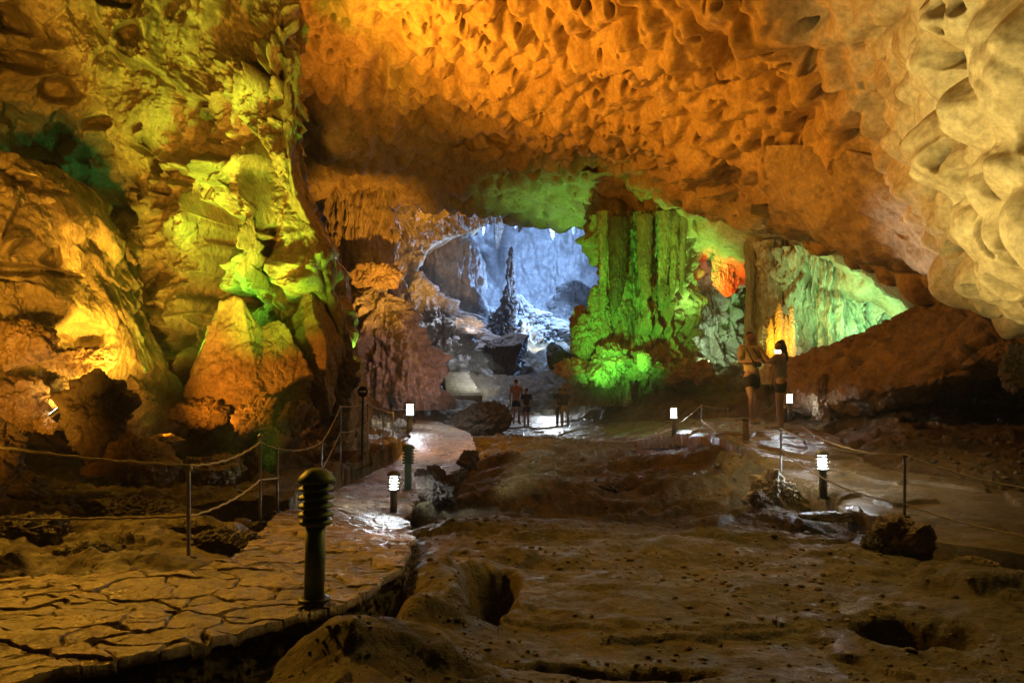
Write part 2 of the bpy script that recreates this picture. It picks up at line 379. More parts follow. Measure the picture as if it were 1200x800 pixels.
# stations spaced so that near stones get the finest mesh
Pp = ribbon(pathL, pathR, 520, 1500)
Pp[..., 2] = Pp[..., 2] * .5 + .5 * Pp[..., 2]
edge = np.minimum(np.linspace(0, 1, 520), 1 - np.linspace(0, 1, 520))[None]
wv = .07 * np.stack([fbm(Pp * 1.7, 3, 2), fbm(Pp * 1.7, 3, 3), 0 * Pp[..., 0]], -1) * (1 - sst(0, .15, edge))[..., None]
Pp = Pp + wv
fz, ft = flag_surface(Pp)
Pp[..., 2] += fz
path = tag(link('path', slab_mesh(Pp, .045, ft), M['flag']), kind='structure')
for e, sgn in ((-1, 1), (0, -1)):
    E = Pp[::2, e].copy(); I = Pp[::2, -30 if e else 30].copy(); E[:, 2] = (E[:, 2] * 0 + ribbon(pathL, pathR, 520, 1500)[::2, e, 2]) - .042
    out = E - I; out[:, 2] = 0; out /= np.linalg.norm(out, axis=1)[:, None]
    rows_ = []
    for k, t in enumerate(np.linspace(0, 1, 40)):
        q_ = E + np.array([0, 0, -.42 * t]) + out * (-.03 + .05 * t)
        rows_.append(q_ + out * (.05 * billow(q_ * np.array([3.5, 3.5, 6]), 4, 2, .6) - .05 * (t < .02))[:, None])
    F_ = np.stack(rows_, 0); F_ = np.concatenate([(E - out * .3)[None], F_])
    tag(link('path_footing', grid_mesh(F_), M['foot']), kind='structure')
Pw = ribbon(walkF, walkN, 260, 700)
e2 = np.minimum(np.linspace(0, 1, 260), 1 - np.linspace(0, 1, 260))[None]
Pw += .16 * np.stack([fbm(Pw * .9, 4, 2), fbm(Pw * .9, 4, 3), 0 * Pw[..., 0]], -1) * (1 - sst(0, .2, e2))[..., None]
Pw[..., 2] += .02 + .025 * fbm(Pw * 1.2, 5, 4) + .05 * sst(.1, .16, fbm(Pw * .8, 3, 14)) - .05 * (1 - sst(0, .05, e2)) 
tag(link('walkway', slab_mesh(Pw, .3), M['slab']), kind='structure')
def path_z(x, y):
    return None
# still shallow pool left of the path
wm, wnt, wb = newmat('still brown pool water')
wb.inputs['Base Color'].default_value = (.05, .03, .012, 1); wb.inputs['Roughness'].default_value = .06; wb.inputs['IOR'].default_value = 1.33
_tc = wnt.nodes.new('ShaderNodeTexCoord'); _b = wnt.nodes.new('ShaderNodeBump'); _b.inputs['Strength'].default_value = .08; _b.inputs['Distance'].default_value = .02
wnt.links.new(noise(wnt, _tc.outputs['Object'], 3.5, 3), _b.inputs['Height']); wnt.links.new(_b.outputs['Normal'], wb.inputs['Normal'])
c0 = pc
ang = np.linspace(0, 2 * math.pi, 90)[:-1]
rr_ = np.linspace(0.01, 1, 12)[:, None] * (1 + .12 * np.sin(3 * ang) + .08 * np.sin(5 * ang + 1))
Wt = np.stack([c0.x + 1.95 * rr_ * np.cos(ang) * 1.05, c0.y + 3.5 * rr_ * np.sin(ang), c0.z + 0 * rr_], -1)
tag(link('pool_water', grid_mesh(Wt, wrap=True), wm), kind='structure')

# loose stones lying on the clay, one mass
def gravel(n, seed, ymin, ymax, smin, smax):
    r = np.random.RandomState(seed)
    Y = np.exp(r.uniform(math.log(ymin), math.log(ymax), n)); X = Y * r.uniform(-.85, .85, n)
    keep = fbm(np.stack([X, Y, 0 * X], -1) * .8, 3, 5) > r.uniform(-.5, .35, n)
    for Lp, Rp in ((pathL, pathR), (walkF, walkN)): keep &= ~inside_ribbon(ribbon(Lp, Rp, 2, 60), X, Y) | (r.rand(n) < 0)
    keep &= np.sqrt(((X - pc.x) / 2.0) ** 2 + ((Y - pc.y) / 3.4) ** 2) > 1
    X, Y = X[keep], Y[keep]; n = len(X); Z = ground_h(X, Y)
    S = (smin + (smax - smin) * r.rand(n) ** 4) * np.clip(Y / 5, .6, 3)
    u_, v_ = 7, 6
    th = np.linspace(0, math.pi, v_)[:, None]; ph = np.linspace(0, 2 * math.pi, u_ + 1)[None, :-1]
    D = np.stack([np.sin(th) * np.cos(ph), np.sin(th) * np.sin(ph), np.cos(th) + 0 * ph], -1).reshape(-1, 3)
    sc3 = r.uniform(.55, 1.2, (n, 1, 3)) * np.array([1, 1, .6])
    jit = 1 + r.uniform(-.25, .25, (n, len(D), 1)); a = r.uniform(0, 6.28, n)
    jit[:, :u_] = jit[:, :1]; jit[:, -u_:] = jit[:, -1:]
    V = D[None] * jit * sc3
    ca, sa = np.cos(a)[:, None], np.sin(a)[:, None]
    V = np.stack([V[..., 0] * ca - V[..., 1] * sa, V[..., 0] * sa + V[..., 1] * ca, V[..., 2]], -1) * S[:, None, None]
    V += np.stack([X, Y, Z + S * .15], -1)[:, None]
    idx = np.arange(u_ * v_).reshape(v_, u_); idx = np.concatenate([idx, idx[:, :1]], 1)
    q = np.stack([idx[:-1, :-1], idx[1:, :-1], idx[1:, 1:], idx[:-1, 1:]], -1).reshape(-1, 4)
    Q = (q[None] + (np.arange(n) * u_ * v_)[:, None, None]).reshape(-1, 4)
    return V.reshape(-1, 3), Q
gv, gq = gravel(16000, 4, 2.2, 24, .004, .032)
tag(link('gravel', raw_mesh(gv, gq, smooth=False), M['stone']), kind='stuff')

# ------------------------------------------------------------------ cave shell
def shell(name, rows, nu, nv, fn, mat, feats=(), kind='structure', label=None, cat=None, group=None):
    P, P0, v, n0 = net(rows, nu, nv, feats)
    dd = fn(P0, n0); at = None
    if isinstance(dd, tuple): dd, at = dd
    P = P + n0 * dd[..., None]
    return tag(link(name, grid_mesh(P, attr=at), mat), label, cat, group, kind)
def R(us, vs, Ys): return list(zip(us, vs, Ys))
# main ceiling: columns of u from left to right; last rows turn over the lip and climb away behind it
U = [-400, -100, 150, 345, 430, 520, 600, 680, 760, 850, 940, 1030, 1120, 1250, 1500]
ceil_rows = [
 R(U, [-420]*15, [8, 8.5, 9, 9, 9, 9, 9, 9, 8.5, 8, 7.2, 6.4, 5.8, 5, 4]),
 R(U, [-180]*15, [11, 11.5, 12, 12, 12, 12, 12, 12, 11, 10, 9, 8, 7.2, 6.2, 5]),
 R(U, [0]*15,    [15, 15, 16, 16, 16, 16, 16, 15, 14, 12.5, 11, 9.6, 8.4, 7, 5.5]),
 R(U, [80]*15,   [18, 18, 19, 20, 20, 20, 19.5, 18.5, 17, 15, 13, 11.2, 9.6, 8, 6]),
 R(U, [150]*9 + [160, 165, 170, 175, 185, 200], [21, 22, 23, 24, 25, 25, 24, 22.5, 20.5, 18, 15.5, 13.2, 11, 9, 7]),
 R(U, [195,195,200,200,205,210,212,180,192,210,226,240,250,260,280], [25, 26, 27, 28, 29, 30, 29, 26, 23.5, 20.5, 18, 15.6, 13, 10.5, 8]),
 R(U, [212,212,212,213,222,232,236,192,214,238,260,282,308,330,350], [28, 28, 29, 30, 31, 32.5, 32, 28, 24.8, 21.8, 19.2, 16.8, 14.4, 12, 9]),
 R(U, [215,215,215,216,226,236,240,197,220,246,270,296,322,350,370], [29, 29, 30, 31, 32, 34, 33.5, 29.5, 26, 22.8, 20.2, 17.8, 15.4, 13, 10]),
 R(U, [190,190,190,200,205,215,222,185,208,232,258,280,300,330,340], [30, 30, 31, 32, 33, 35, 34.5, 30.5, 27, 24, 21.2, 18.8, 16.6, 14, 11])]
cf = [(560,135,60,26,.9,25),(470,70,50,18,.9,30),(440,90,16,40,1.2,0,2),(590,150,30,10,1.6,25,2),(545,162,26,7,1.2,15,2),(640,60,80,30,-.7,35),(780,60,80,60,-.6,0),(900,130,70,50,-.7,20),
      (700,190,30,14,1.0,20,2),(760,175,40,12,.8,20),(880,210,60,14,.8,20),(430,150,50,30,-.8,10),(400,195,60,12,.9,8,2),(500,215,60,10,1.0,8,2),(1000,120,60,50,-.5,0),(860,60,14,26,.7,0,2),(960,60,10,26,.6,10,2)]
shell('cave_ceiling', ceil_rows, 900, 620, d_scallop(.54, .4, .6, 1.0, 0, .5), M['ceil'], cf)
# glittering ribbed ceiling strip and the golden arch under it
g_rows = [R([420,480,540,600,650], [205,205,210,215,220], [31,32,34,36,38]),
          R([420,470,530,580,640], [232,238,240,240,238], [33,34,36,38,40]),
          R([420,470,530,580,640], [262,266,262,250,246], [36,37,39,41,43]),
          R([420,470,530,580,640], [280,284,272,256,250], [38,39,41,43,45]),
          R([420,470,530,580,640], [270,276,266,250,242], [41,42,44,46,48])]
shell('cave_ceiling', g_rows, 260, 200, lambda P, n: ridged(P * np.array([1.3, 1, 2.2]), 3, 4) * .42 + fbm(P * 4, 2) * .06, M['wall'])
arch_rows = [R([440,480,520,560,600], [285,275,262,258,250], [43,43,44,45,46]), R([440,480,520,545,575], [300,292,275,268,256], [42,42.5,43.5,45,46]),
             R([455,485,505,535,565], [330,318,292,278,266], [41,42,43.5,45.5,47]), R([470,480,486,520,556], [420,360,310,292,276], [40,42,44.5,47,49]),
             R([480,486,490,525,560], [420,360,310,290,272], [44,46,48,50,52])]
shell('cave_wall', arch_rows, 160, 160, d_wall(.3, .2, .1, .2, s=1), M['cream'])
# green-lit strip behind the brown lip
s_rows = [R([590,690,780,850,930,1000,1120], [180,190,225,245,265,300,330], [28,27,25.5,24,22.5,21,19.5]),
          R([590,690,780,850,930,1000,1100], [228,222,258,280,305,340,362], [31,29,27,25.5,24,22.5,21]),
          R([590,690,780,850,930,1000,1085], [247,250,280,305,328,362,376], [34,31.5,29,27.5,26,24.5,23]),
          R([590,690,780,850,930,1000,1085], [254,262,292,318,340,372,384], [36,33.5,31,29,27.5,26,24.5]),
          R([590,690,780,850,930,1000,1085], [244,250,280,306,330,360,372], [37.5,35,32.5,30.5,29,27.5,26])]
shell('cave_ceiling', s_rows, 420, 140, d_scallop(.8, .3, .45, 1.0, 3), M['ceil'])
# hanging brown block at the top right of the bright opening
b_rows = [R([684,690,715,745,770,775], [225,225,220,225,240,250], [32,29.5,28.5,28.5,29.5,32]), R([686,692,715,745,768,772], [250,255,250,255,262,266], [31.5,29,28,28,29,31.5]),
          R([690,698,716,742,760,766], [268,280,284,284,284,282], [31.5,29,28,28,29,31]), R([696,704,720,740,752,760], [274,290,297,294,290,286], [32,30,29.2,29.2,30,31.5]), R([700,708,722,738,748,756], [270,282,288,286,282,280], [33,32,32,32,32,32.5])]
shell('hanging_rock', b_rows, 120, 100, d_rubble(.25, .9), M['boulder'], kind=None, label='brown rock block hanging from the ceiling at the right edge of the blue opening', cat='rock')
# pale smooth shelf at right, with the dark recess under it
p_rows = [R([900,950,1010,1080,1150,1250], [170,170,180,200,220,260], [15.5,14.4,13.2,12,10.8,9]), R([900,950,1010,1080,1150,1250], [225,225,222,235,262,300], [16,14.8,13.2,11.8,10.8,9.4]),
          R([900,955,1010,1080,1150,1250], [262,270,262,285,310,340], [17.5,15.6,13.8,12.2,11.2,10]), R([905,965,1030,1090,1150,1250], [268,285,303,318,328,356], [18.6,16.6,14.6,13,12,11]),
          R([905,965,1030,1090,1150,1250], [262,280,300,316,327,352], [19.6,17.8,15.8,14.2,13.2,12.2]), R([905,965,1030,1090,1150,1250], [240,262,284,300,310,330], [20,18.4,16.6,15.2,14.2,13])]
shell('ceiling_shelf', p_rows, 300, 200, lambda P, n: fbm(P * .5, 4, 3) * .28 + fbm(P * 2.2, 4, 2) * .06, M['shelf'], [(1045,285,12,5,.35,10,2)])
r_rows = [R([880,950,1030,1100,1200], [240,248,262,285,310], [20,19.2,18,17,15.6]), R([880,950,1025,1095,1200], [256,268,292,330,350], [21.5,20.2,19,18,17]),
          R([880,950,1015,1085,1200], [264,286,318,362,385], [23,21.6,20.2,19,18]), R([880,950,1010,1078,1200], [262,290,322,368,400], [24,22.5,20.8,19.8,19]), R([880,950,1010,1078,1200], [250,278,310,360,390], [25.5,24,22.4,21.4,20.4])]
shell('cave_wall', r_rows, 260, 180, d_wall(.3, .16, .05, .2), M['boulder'])
# near scalloped bulge of the ceiling on the right, coming down like a wall
UR = [960, 1040, 1090, 1140, 1200, 1290, 1450]
q_rows = [R([900,1000,1080,1140,1230,1330,1500], [-260]*7, [10.5,8.8,7.4,6.2,5.2,4.4,3.4]), R([960,1020,1080,1140,1210,1300,1470], [-60]*7, [13,11.2,9.4,7.7,6.5,5.6,4.4]),
          R([990,1040,1085,1140,1205,1295,1460], [60]*7, [14,12,10,8.2,7.0,6,4.8]), R([1030,1060,1100,1145,1205,1295,1460], [150,150,152,155,160,165,180], [14,12,9.9,8.3,7.2,6.2,5]),
          R([1068,1085,1110,1150,1205,1295,1460], [200,208,220,232,240,250,260], [13,11.4,9.8,8.4,7.3,6.3,5.2]), R([1098,1108,1124,1155,1205,1295,1460], [250,262,276,286,292,300,310], [13,11.2,9.7,8.5,7.5,6.6,5.5]),
          R([1124,1128,1140,1165,1205,1295,1460], [298,306,318,332,338,348,360], [13.2,11.4,10,8.9,8,7,6]), R([1138,1142,1150,1175,1215,1295,1460], [318,326,334,346,356,368,380], [13.6,12,10.8,9.8,9,8,7]),
          R([1150,1155,1166,1190,1225,1300,1460], [305,312,322,332,340,350,360], [14.5,13.4,12.6,11.6,10.8,9.6,8.4])]
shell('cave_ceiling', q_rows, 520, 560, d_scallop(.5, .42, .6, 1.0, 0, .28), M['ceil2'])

# left wall and tower
UL = [-350, -150, 0, 70, 140, 200, 250, 300, 332, 346, 350, 340]
def L(vs, Ys, du=None): return R([a + (du[i] if du else 0) for i, a in enumerate(UL)], vs, Ys)
w_rows = [
 L([-420]*12, [6,7.5,9,9.8,10.3,10.6,11,11.2,11.4,11.9,13.4,16]),
 L([-150]*12, [7,8.6,10,10.7,11.1,11.4,11.5,11.6,11.7,12.1,13.6,16]),
 L([0]*12,    [7.6,9.2,10.8,11.5,12,12.2,12.1,11.9,11.9,12.3,13.8,16]),
 L([80]*12,   [8,9.6,11.2,11.9,12.3,12.4,12.1,11.7,11.6,12,13.6,16], [0]*8 + [2, -2, -4, 0]),
 L([150]*12,  [8.4,10,11.8,12.5,12.7,12.6,12.1,11.6,11.4,11.8,13.6,16], [0]*7 + [0, 0, -2, -4, 0]),
 L([215]*12,  [8.8,10.6,12.3,12.9,12.9,12.7,12.2,11.6,11.4,11.8,13.6,16], [0]*7 + [4, 8, 6, 6, 8]),
 L([280]*12,  [9,10.8,12.4,12.9,12.9,12.6,12.2,11.7,11.5,11.9,13.8,16], [0]*6 + [4, 14, 30, 32, 34, 30]),
 L([340]*12,  [9.2,11,12.5,12.9,12.8,12.6,12.3,11.9,11.7,12.1,14,16], [0]*6 + [6, 22, 44, 52, 56, 50]),
 L([400]*12,  [9.4,11,12.5,12.9,12.8,12.6,12.4,12.1,11.9,12.3,14,16], [0]*6 + [8, 28, 52, 62, 66, 60]),
 L([460]*12,  [9.4,11,12.5,12.9,12.9,12.7,12.6,12.4,12.2,12.6,14.2,16], [0]*6 + [8, 30, 56, 66, 70, 62]),
 L([540]*12,  [9.4,11,12.6,13,13.1,13.1,13.1,13.1,13,13.2,15,17], [0]*6 + [8, 30, 56, 66, 70, 62])]
# ledges, recesses and bosses: u, v, ru, rv, dY (+ deeper), angle, hard rim
wf = [(45,165,60,34,1.1,12,2),(115,225,46,32,1.1,10,2),(30,75,60,14,1.0,8,2),(70,110,28,16,.9,0,2),(150,42,20,16,.8,0,2),(60,60,26,10,-.5,0),
      (165,180,10,22,1.2,0,2),(128,245,34,10,1.0,0,2),(85,270,26,12,1.2,0,2),(200,250,20,40,-.8,0),(225,190,36,16,-.8,-10),(300,190,26,60,.4,6),(290,260,26,110,-.9,-3),(270,80,46,50,-.8,0),
      (130,290,36,16,-.9,5),(100,240,30,14,-.7,0),(175,330,14,40,.9,0,2),(120,330,16,50,1.0,25,2),(180,380,34,34,-.7,0),(212,420,26,26,-.9,0),(240,350,12,60,.6,0),(325,300,14,46,1.0,0,2),(365,330,26,60,-.6,0),(300,180,40,26,-.4,0),
      (195,205,14,12,.8,0,2),(260,215,10,20,.7,0,2),(150,400,30,16,.9,0,2),(210,110,26,30,-.4,0),(100,130,40,30,-.4,0),(380,420,20,30,.6,0),(160,100,30,60,-.3,0)]
shell('cave_wall', w_rows, 620, 820, d_wall(.42, .19, .36, .95, .055, 1, tier=.55), M['wall'], wf)

# left hump of flowstone in front of the wall, with its terraces
h_rows = [R([-120,-40,20,70,110,140], [230,215,200,208,235,290], [11,10.8,10.8,11.2,12,13.4]), R([-120,-40,20,75,118,150], [205,195,192,205,238,300], [9,9.2,9.6,10.4,11.4,13]),
          R([-120,-40,20,75,118,155], [240,225,225,240,270,330], [8.2,8.6,9,9.6,10.6,12.4]), R([-120,-40,20,75,122,165], [290,285,290,300,320,370], [8,8.4,8.8,9.4,10.4,12]),
          R([-120,-40,20,75,130,180], [325,322,322,330,352,400], [8,8.4,8.8,9.4,10.2,11.8]), R([-120,-40,20,80,140,200], [375,370,372,385,405,430], [7.8,8.2,8.6,9.2,10.1,11.6]),
          R([-120,-40,20,80,150,220], [420,420,425,435,450,470], [7.8,8.2,8.6,9.3,10.4,12]), R([-120,-40,20,80,150,220], [500,500,500,505,510,515], [7.6,8,8.6,9.6,11,13])]
hf = [(40,318,60,7,.7,8,2),(90,262,22,30,-.3,0),(70,350,50,20,-.45,25),(10,290,20,30,-.25,0),(60,300,14,14,.5,0,2),(100,395,40,16,.5,10,2),(20,390,30,16,-.6,0,2),(85,425,24,10,-.5,15,2),(40,220,70,8,.4,12,2)]
shell('flowstone_hump', h_rows, 420, 460, d_wall(.22, .16, .16, .3, .04, 3, 1.15, tier=.4), M['wall'], hf, kind=None, label='orange-lit flowstone hump with rounded terraces at the far left of the cave', cat='rock formation')

def blob(name, c, r, seed, mat, cuts=9, amp=.12, label=None, cat='boulder', group=None, rz=0, n=150, fn=None, parent=None, lo=.5, hi=.85):
    rs = np.random.RandomState(seed)
    th = np.linspace(0, math.pi, n)[:, None]; ph = np.linspace(0, 2 * math.pi, 2 * n + 1)[None, :-1]
    D = np.stack([np.sin(th) * np.cos(ph), np.sin(th) * np.sin(ph), np.cos(th) + 0 * ph], -1)
    rad_ = np.ones(D.shape[:2])
    for _ in range(cuts):
        nn = rs.normal(size=3); nn /= np.linalg.norm(nn); h = rs.uniform(lo, hi)
        d = (D * nn).sum(-1); rad_ = np.where(d > .05, np.minimum(rad_, h / np.maximum(d, .05)), rad_)
    P = D * rad_[..., None] * np.array(r)
    P = P @ np.array([[math.cos(rz), math.sin(rz), 0], [-math.sin(rz), math.cos(rz), 0], [0, 0, 1]])
    s = min(r); Q = P / s + seed * 3.1
    P = P + D * (s * amp * (billow(Q * 1.6, 5, seed % 5, .55) if fn is None else fn(Q)))[..., None]
    o = link(name, grid_mesh(P, wrap=True, flip=True), mat, parent); o.location = c
    tag(o, label, cat if label else None, group); return o
def boulder(u, v, Y, w, h, label, seed, mat='boulder', dep=None, group=None, cuts=13, amp=.17, name='boulder', cat='boulder', rz=0, n=120, lo=.45):
    """w, h are photo pixels; u, v the middle"""
    k = Y / 800 / 2; d = (dep or w) * k
    return blob(name, pt(u, v, Y), (w * k * (1.3 if lo > .4 else 1.6), d * 1.2, h * k * (1.3 if lo > .4 else 1.6)), seed, M[mat], cuts, amp, label, cat, group, rz, n, lo=lo)
def column(name, st, Y, mat, label, flutes=9, fl=.12, lump=.12, depth=.8, n=(220, 260), cat='rock formation', seed=0, cell=0, kind=None, group=None, drip=0):
    """st: (u, v, half width px) from top to bottom"""
    A = catmull(np.array(st, float), n[1]); ph = np.linspace(0, 2 * math.pi, n[0] + 1)[:-1]
    c = un(A[:, 0], A[:, 1], Y); r = np.abs(A[:, 2]) * Y / 800
    D = np.stack([np.cos(ph), depth * np.sin(ph), 0 * ph], -1)
    Dn = np.stack([np.cos(ph), np.sin(ph), 0 * ph], -1)
    P = c[:, None] + r[:, None, None] * D[None]
    s = np.array([1, 1, .16])
    R0 = float(r.mean())
    q = P / R0
    d = billow(q * s * flutes * .35, 3, seed, .6) * fl + billow(q * np.array([1, 1, .6]) * 1.4, 4, seed + 3) * lump
    if cell:
        low = (.35 + .65 * sst(.25, .7, np.linspace(0, 1, n[1])))[:, None]
        qq = q + .12 * np.stack([perlin(q * 2.5, 1), perlin(q * 2.5, 2), perlin(q * 2.5, 3)], -1)
        F1, F2, _ = worley(qq * cell * np.array([1, 1, .55]), seed); d = d + (1 - F1 ** 2 - .4) * fl * 1.3 * low
        F1, F2, _ = worley(qq * cell * 2.1 * np.array([1, 1, .7]), seed + 1); d = d + (1 - F1 ** 2 - .4) * fl * .55
    P = P + Dn[None] * (d * np.minimum(r, R0)[:, None])[..., None]
    if drip: P[..., 2] += drip * perlin(np.stack([q[..., 0] * 3, q[..., 1] * 3, 0 * q[..., 0]], -1), 4) * (np.linspace(0, 1, n[1])[:, None] > .97)
    P = np.concatenate([P[:1] * 0 + P[:1].mean(1, keepdims=True), P, P[-1:] * 0 + P[-1:].mean(1, keepdims=True)])
    return tag(link(name, grid_mesh(P, wrap=True, flip=True), M[mat]), label, cat, group, kind)

# ribbed column on the left of the opening, its foot and the pinkish mound
column('flowstone_column', [(416,205,52),(418,225,46),(422,260,42),(424,300,40),(427,340,39),(428,372,40),(430,400,42),(430,440,44),(430,480,44)], 31, 'column', 'big orange ribbed flowstone column left of the blue opening', 12, .16, .08, .7, (420, 360), cell=2.2)
column('rock_mound', [(438,333,6),(436,342,22),(440,358,38),(448,380,46),(453,400,52),(458,425,56),(462,450,58),(464,480,60)], 29, 'back', 'rounded pinkish mound with pale crusts at the foot of the ribbed column', 6, .2, .34, .7, (360, 300), cell=3)
blob('boulder', pt(441,325,28.6), (1.1, .9, .75), 5, M['column'], 5, .15, 'orange round knob of rock at the foot of the ribbed column', 'boulder')
column('rubble_slope', [(492,318,5),(496,335,14),(500,350,26),(505,365,34),(515,385,50),(520,405,60),(530,425,74),(532,455,80)], 41, 'back', 'broken white-lit rubble slope between the pinkish mound and the stairs', 6, .3, .3, .6, (260, 260), cell=5)
# back chamber
bk = [R([380,470,560,650,740,840], [120]*6, [56,58,60,60,58,54]), R([380,470,560,650,740,840], [220]*6, [60,64,68,68,64,58]), R([380,470,560,650,740,840], [320]*6, [60,66,70,70,66,58]),
      R([380,470,560,650,740,840], [400]*6, [58,62,66,66,62,56]), R([380,470,560,650,740,840], [470]*6, [54,56,58,58,56,52])]
shell('cave_wall', bk, 420, 360, lambda P, n: fbm(P * .13, 4, 2) * 2.6 + billow(P * np.array([.3, .3, .14]), 5, 3) * 1.3, M['backwall'])
column('domed_rock', [(528,267,3),(528,270,16),(528,280,28),(526,300,37),(523,325,42),(520,350,48),(520,375,56),(522,400,66)], 47, 'back', 'domed pale rock with brown streaks left of the tall stalagmite', 6, .1, .12, .8, (300, 260), cell=2.4)
column('stalagmite', [(600,288,.8),(599.5,294,2.8),(599,305,4.2),(598,325,5.6),(597,345,8),(595,360,11),(590,374,15),(585,390,22),(582,410,28),(580,425,32)], 46, 'dark', 'tall thin dark stalagmite rising in the blue chamber', 8, .2, .55, .9, (140, 300))
column('ragged_rock', [(628,362,3),(630,368,12),(634,376,22),(640,388,34),(645,402,42),(650,425,52)], 50, 'back', 'ragged white-lit rock heap right of the stalagmite', 5, .4, .45, .7, (220, 220), cell=4)
column('ragged_rock', [(608,345,2),(610,352,6),(614,366,12),(618,380,20),(622,400,30),(624,425,36)], 49, 'back', 'ragged pale spur leaning on the right flank of the stalagmite', 5, .4, .45, .7, (220, 220), cell=4, seed=4)
column('stalactite', [(584,254,9),(585,262,7),(584,275,5),(583,285,3),(582,292,1)], 62, 'dark', 'pale blurred stalactite above the domed rock', 7, .15, .2, .8, (80, 120))
column('domed_rock', [(672,328,3),(673,333,14),(674,345,24),(676,365,34),(678,390,42),(680,425,50)], 54, 'back', 'pale low dome half hidden behind the green column in the blue chamber', 6, .15, .25, .8, (220, 220), cell=3, seed=5)
column('ragged_rock', [(566,352,2),(566,358,7),(565,370,12),(563,385,17),(560,405,22),(560,430,26)], 51, 'back', 'low ragged rocks between the domed rock and the stalagmite', 5, .4, .45, .7, (200, 200), cell=4, seed=6)
for k, (u_, v1_, w_, Y_, lb) in enumerate([(566,276,3.5,57,'thin pale stalactite left of the others at the roof of the blue chamber'),(604,268,3,60,'tiny pale stalactite in the middle of the blue chamber roof'),(648,282,4,56,'pale stalactite at the right of the blue chamber roof'),(672,275,3,58,'rightmost pale stalactite of the blue chamber roof')]):
    column('stalactite', [(u_,200,w_*2.2),(u_,230,w_*1.7),(u_,v1_-16,w_),(u_,v1_-5,w_*.6),(u_,v1_,.6)], Y_, 'back', lb, 7, .2, .3, .8, (70, 140), seed=k)
column('stalactite', [(626,236,4),(620,250,5),(612,262,4),(608,272,1)], 52, 'back', 'short white stalactite at the top rim of the blue opening', 7, .15, .2, .8, (80, 120), seed=3)
blob('boulder', pt(594,416,40), (1.75, 1.4, 1.5), 11, M['dark'], 8, .08, 'large dark rounded boulder beside the upper stairs', 'boulder')
blob('boulder', pt(656,418,40), (1.0, .9, 1.0), 13, M['dark'], 7, .1, 'smaller dark boulder in front of the blue chamber, near the green rocks', 'boulder')
blob('boulder', pt(520,408,43.5), (.9, .9, 1.1), 17, M['dark'], 7, .1, 'dark boulder on the left of the upper stairs', 'boulder')
rs = np.random.RandomState(3)
# stairs
def stairs(name, uL, uR, v0, v1, Y0, Y1, n, label):
    root = empty(name); tag(root, label, 'stairs')
    a0, b0, a1, b1 = pt(uL[0], v0, Y0), pt(uR[0], v0, Y0), pt(uL[1], v1, Y1), pt(uR[1], v1, Y1)
    for q_ in (a0, b0, a1, b1): q_.z += .2; q_.y -= .5
    root.location = (a0 + b0) / 2
    inv = root.location.copy()
    dz = (a1.z - a0.z) / n
    for k in range(n):
        t = k / n; A = a0.lerp(a1, t); B = b0.lerp(b1, t); A2 = a0.lerp(a1, t + 1 / n); B2 = b0.lerp(b1, t + 1 / n)
        z1 = A.z + dz; z0 = z1 - dz - .35
        V = [(A.x, A.y, z0), (B.x, B.y, z0), (B2.x, B2.y, z0), (A2.x, A2.y, z0), (A.x, A.y, z1), (B.x, B.y, z1), (B2.x, B2.y + .0, z1), (A2.x, A2.y, z1)]
        V = np.array(V) - np.array(inv)
        V[:, 2] += (k % 2) * .002
        o = link('step', raw_mesh(V, np.array([[0,3,2,1],[4,5,6,7],[0,1,5,4],[1,2,6,5],[2,3,7,6],[3,0,4,7]]), smooth=False), M['slab'], root)
        bv = o.modifiers.new('b', 'BEVEL'); bv.width = .02; bv.segments = 2
    return root
stairs('stone_stairs', (525, 521), (566, 548), 471, 441, 34.5, 37.5, 9, 'lower flight of dark stone stairs climbing behind the people')
stairs('stone_stairs', (533, 540), (562, 562), 425, 390, 42.5, 46.5, 10, 'upper flight of stone stairs climbing into the blue chamber')
stairs('stone_stairs', (548, 562), (605, 612), 388, 372, 49, 53, 8, 'highest wide flight of pale steps below the stalagmite')

# green-lit group on the right of the opening
column('flowstone_column', [(762,255,62),(762,280,60),(762,310,56),(759,340,52),(754,370,56),(748,400,60),(742,430,62),(740,450,66),(740,475,66)], 27.5, 'wall', 'big bright green flowstone column with hanging curtains right of the blue opening', 14, .26, .16, .6, (560, 500), cell=4.2)
column('stalactite', [(724,255,13),(724,310,10),(723,335,9),(722,352,6),(722,362,2)], 25.4, 'dark', 'thick dark stalactite hanging before the green column', 6, .14, .12, .8, (90, 140))
column('stalactite', [(755,252,10),(755,305,8),(756,325,7),(757,345,5),(757,352,1.5)], 25.5, 'boulder', 'shorter brown stalactite in the middle of the green column', 6, .14, .12, .8, (90, 140), seed=2)
for k, (u_, v1, w_, lb) in enumerate([(790,350,4,'thin green hanging drape at the right end of the green curtain'),(800,346,3,'pale thread-like green drape beside the white-lit flowstone'),(708,368,5,'long green drape at the left edge of the green curtain'),(778,356,6,'broad green drape right of the brown stalactite')]):
    column('stalactite', [(u_,248,w_*2),(u_,300,w_*1.2),(u_-1,325,w_),(u_-2,v1-8,w_*.7),(u_-2,v1,.8)], 25.8, 'wall', lb, 8, .2, .15, .7, (60, 160), seed=k)
column('stalagmite', [(700,334,3),(700,338,7),(700,350,10),(701,370,12),(702,395,14),(702,425,18)], 26.3, 'wall', 'dark-topped stalagmite at the left edge of the green column', 7, .18, .2, .9, (120, 160), cell=4)
blob('boulder', pt(688,400,26), (.62, .6, 1.0), 23, M['wall'], 5, .22, 'green lumpy rock at the left foot of the green column', 'boulder')
blob('boulder', pt(678,376,27), (.42, .4, .6), 24, M['cream'], 5, .26, 'pale green leafy-looking crust beside the blue opening', 'rock')
blob('boulder', pt(672,434,25.5), (.8, .7, .42), 25, M['cream'], 5, .26, 'lowest bright green rock left of the green column', 'boulder')
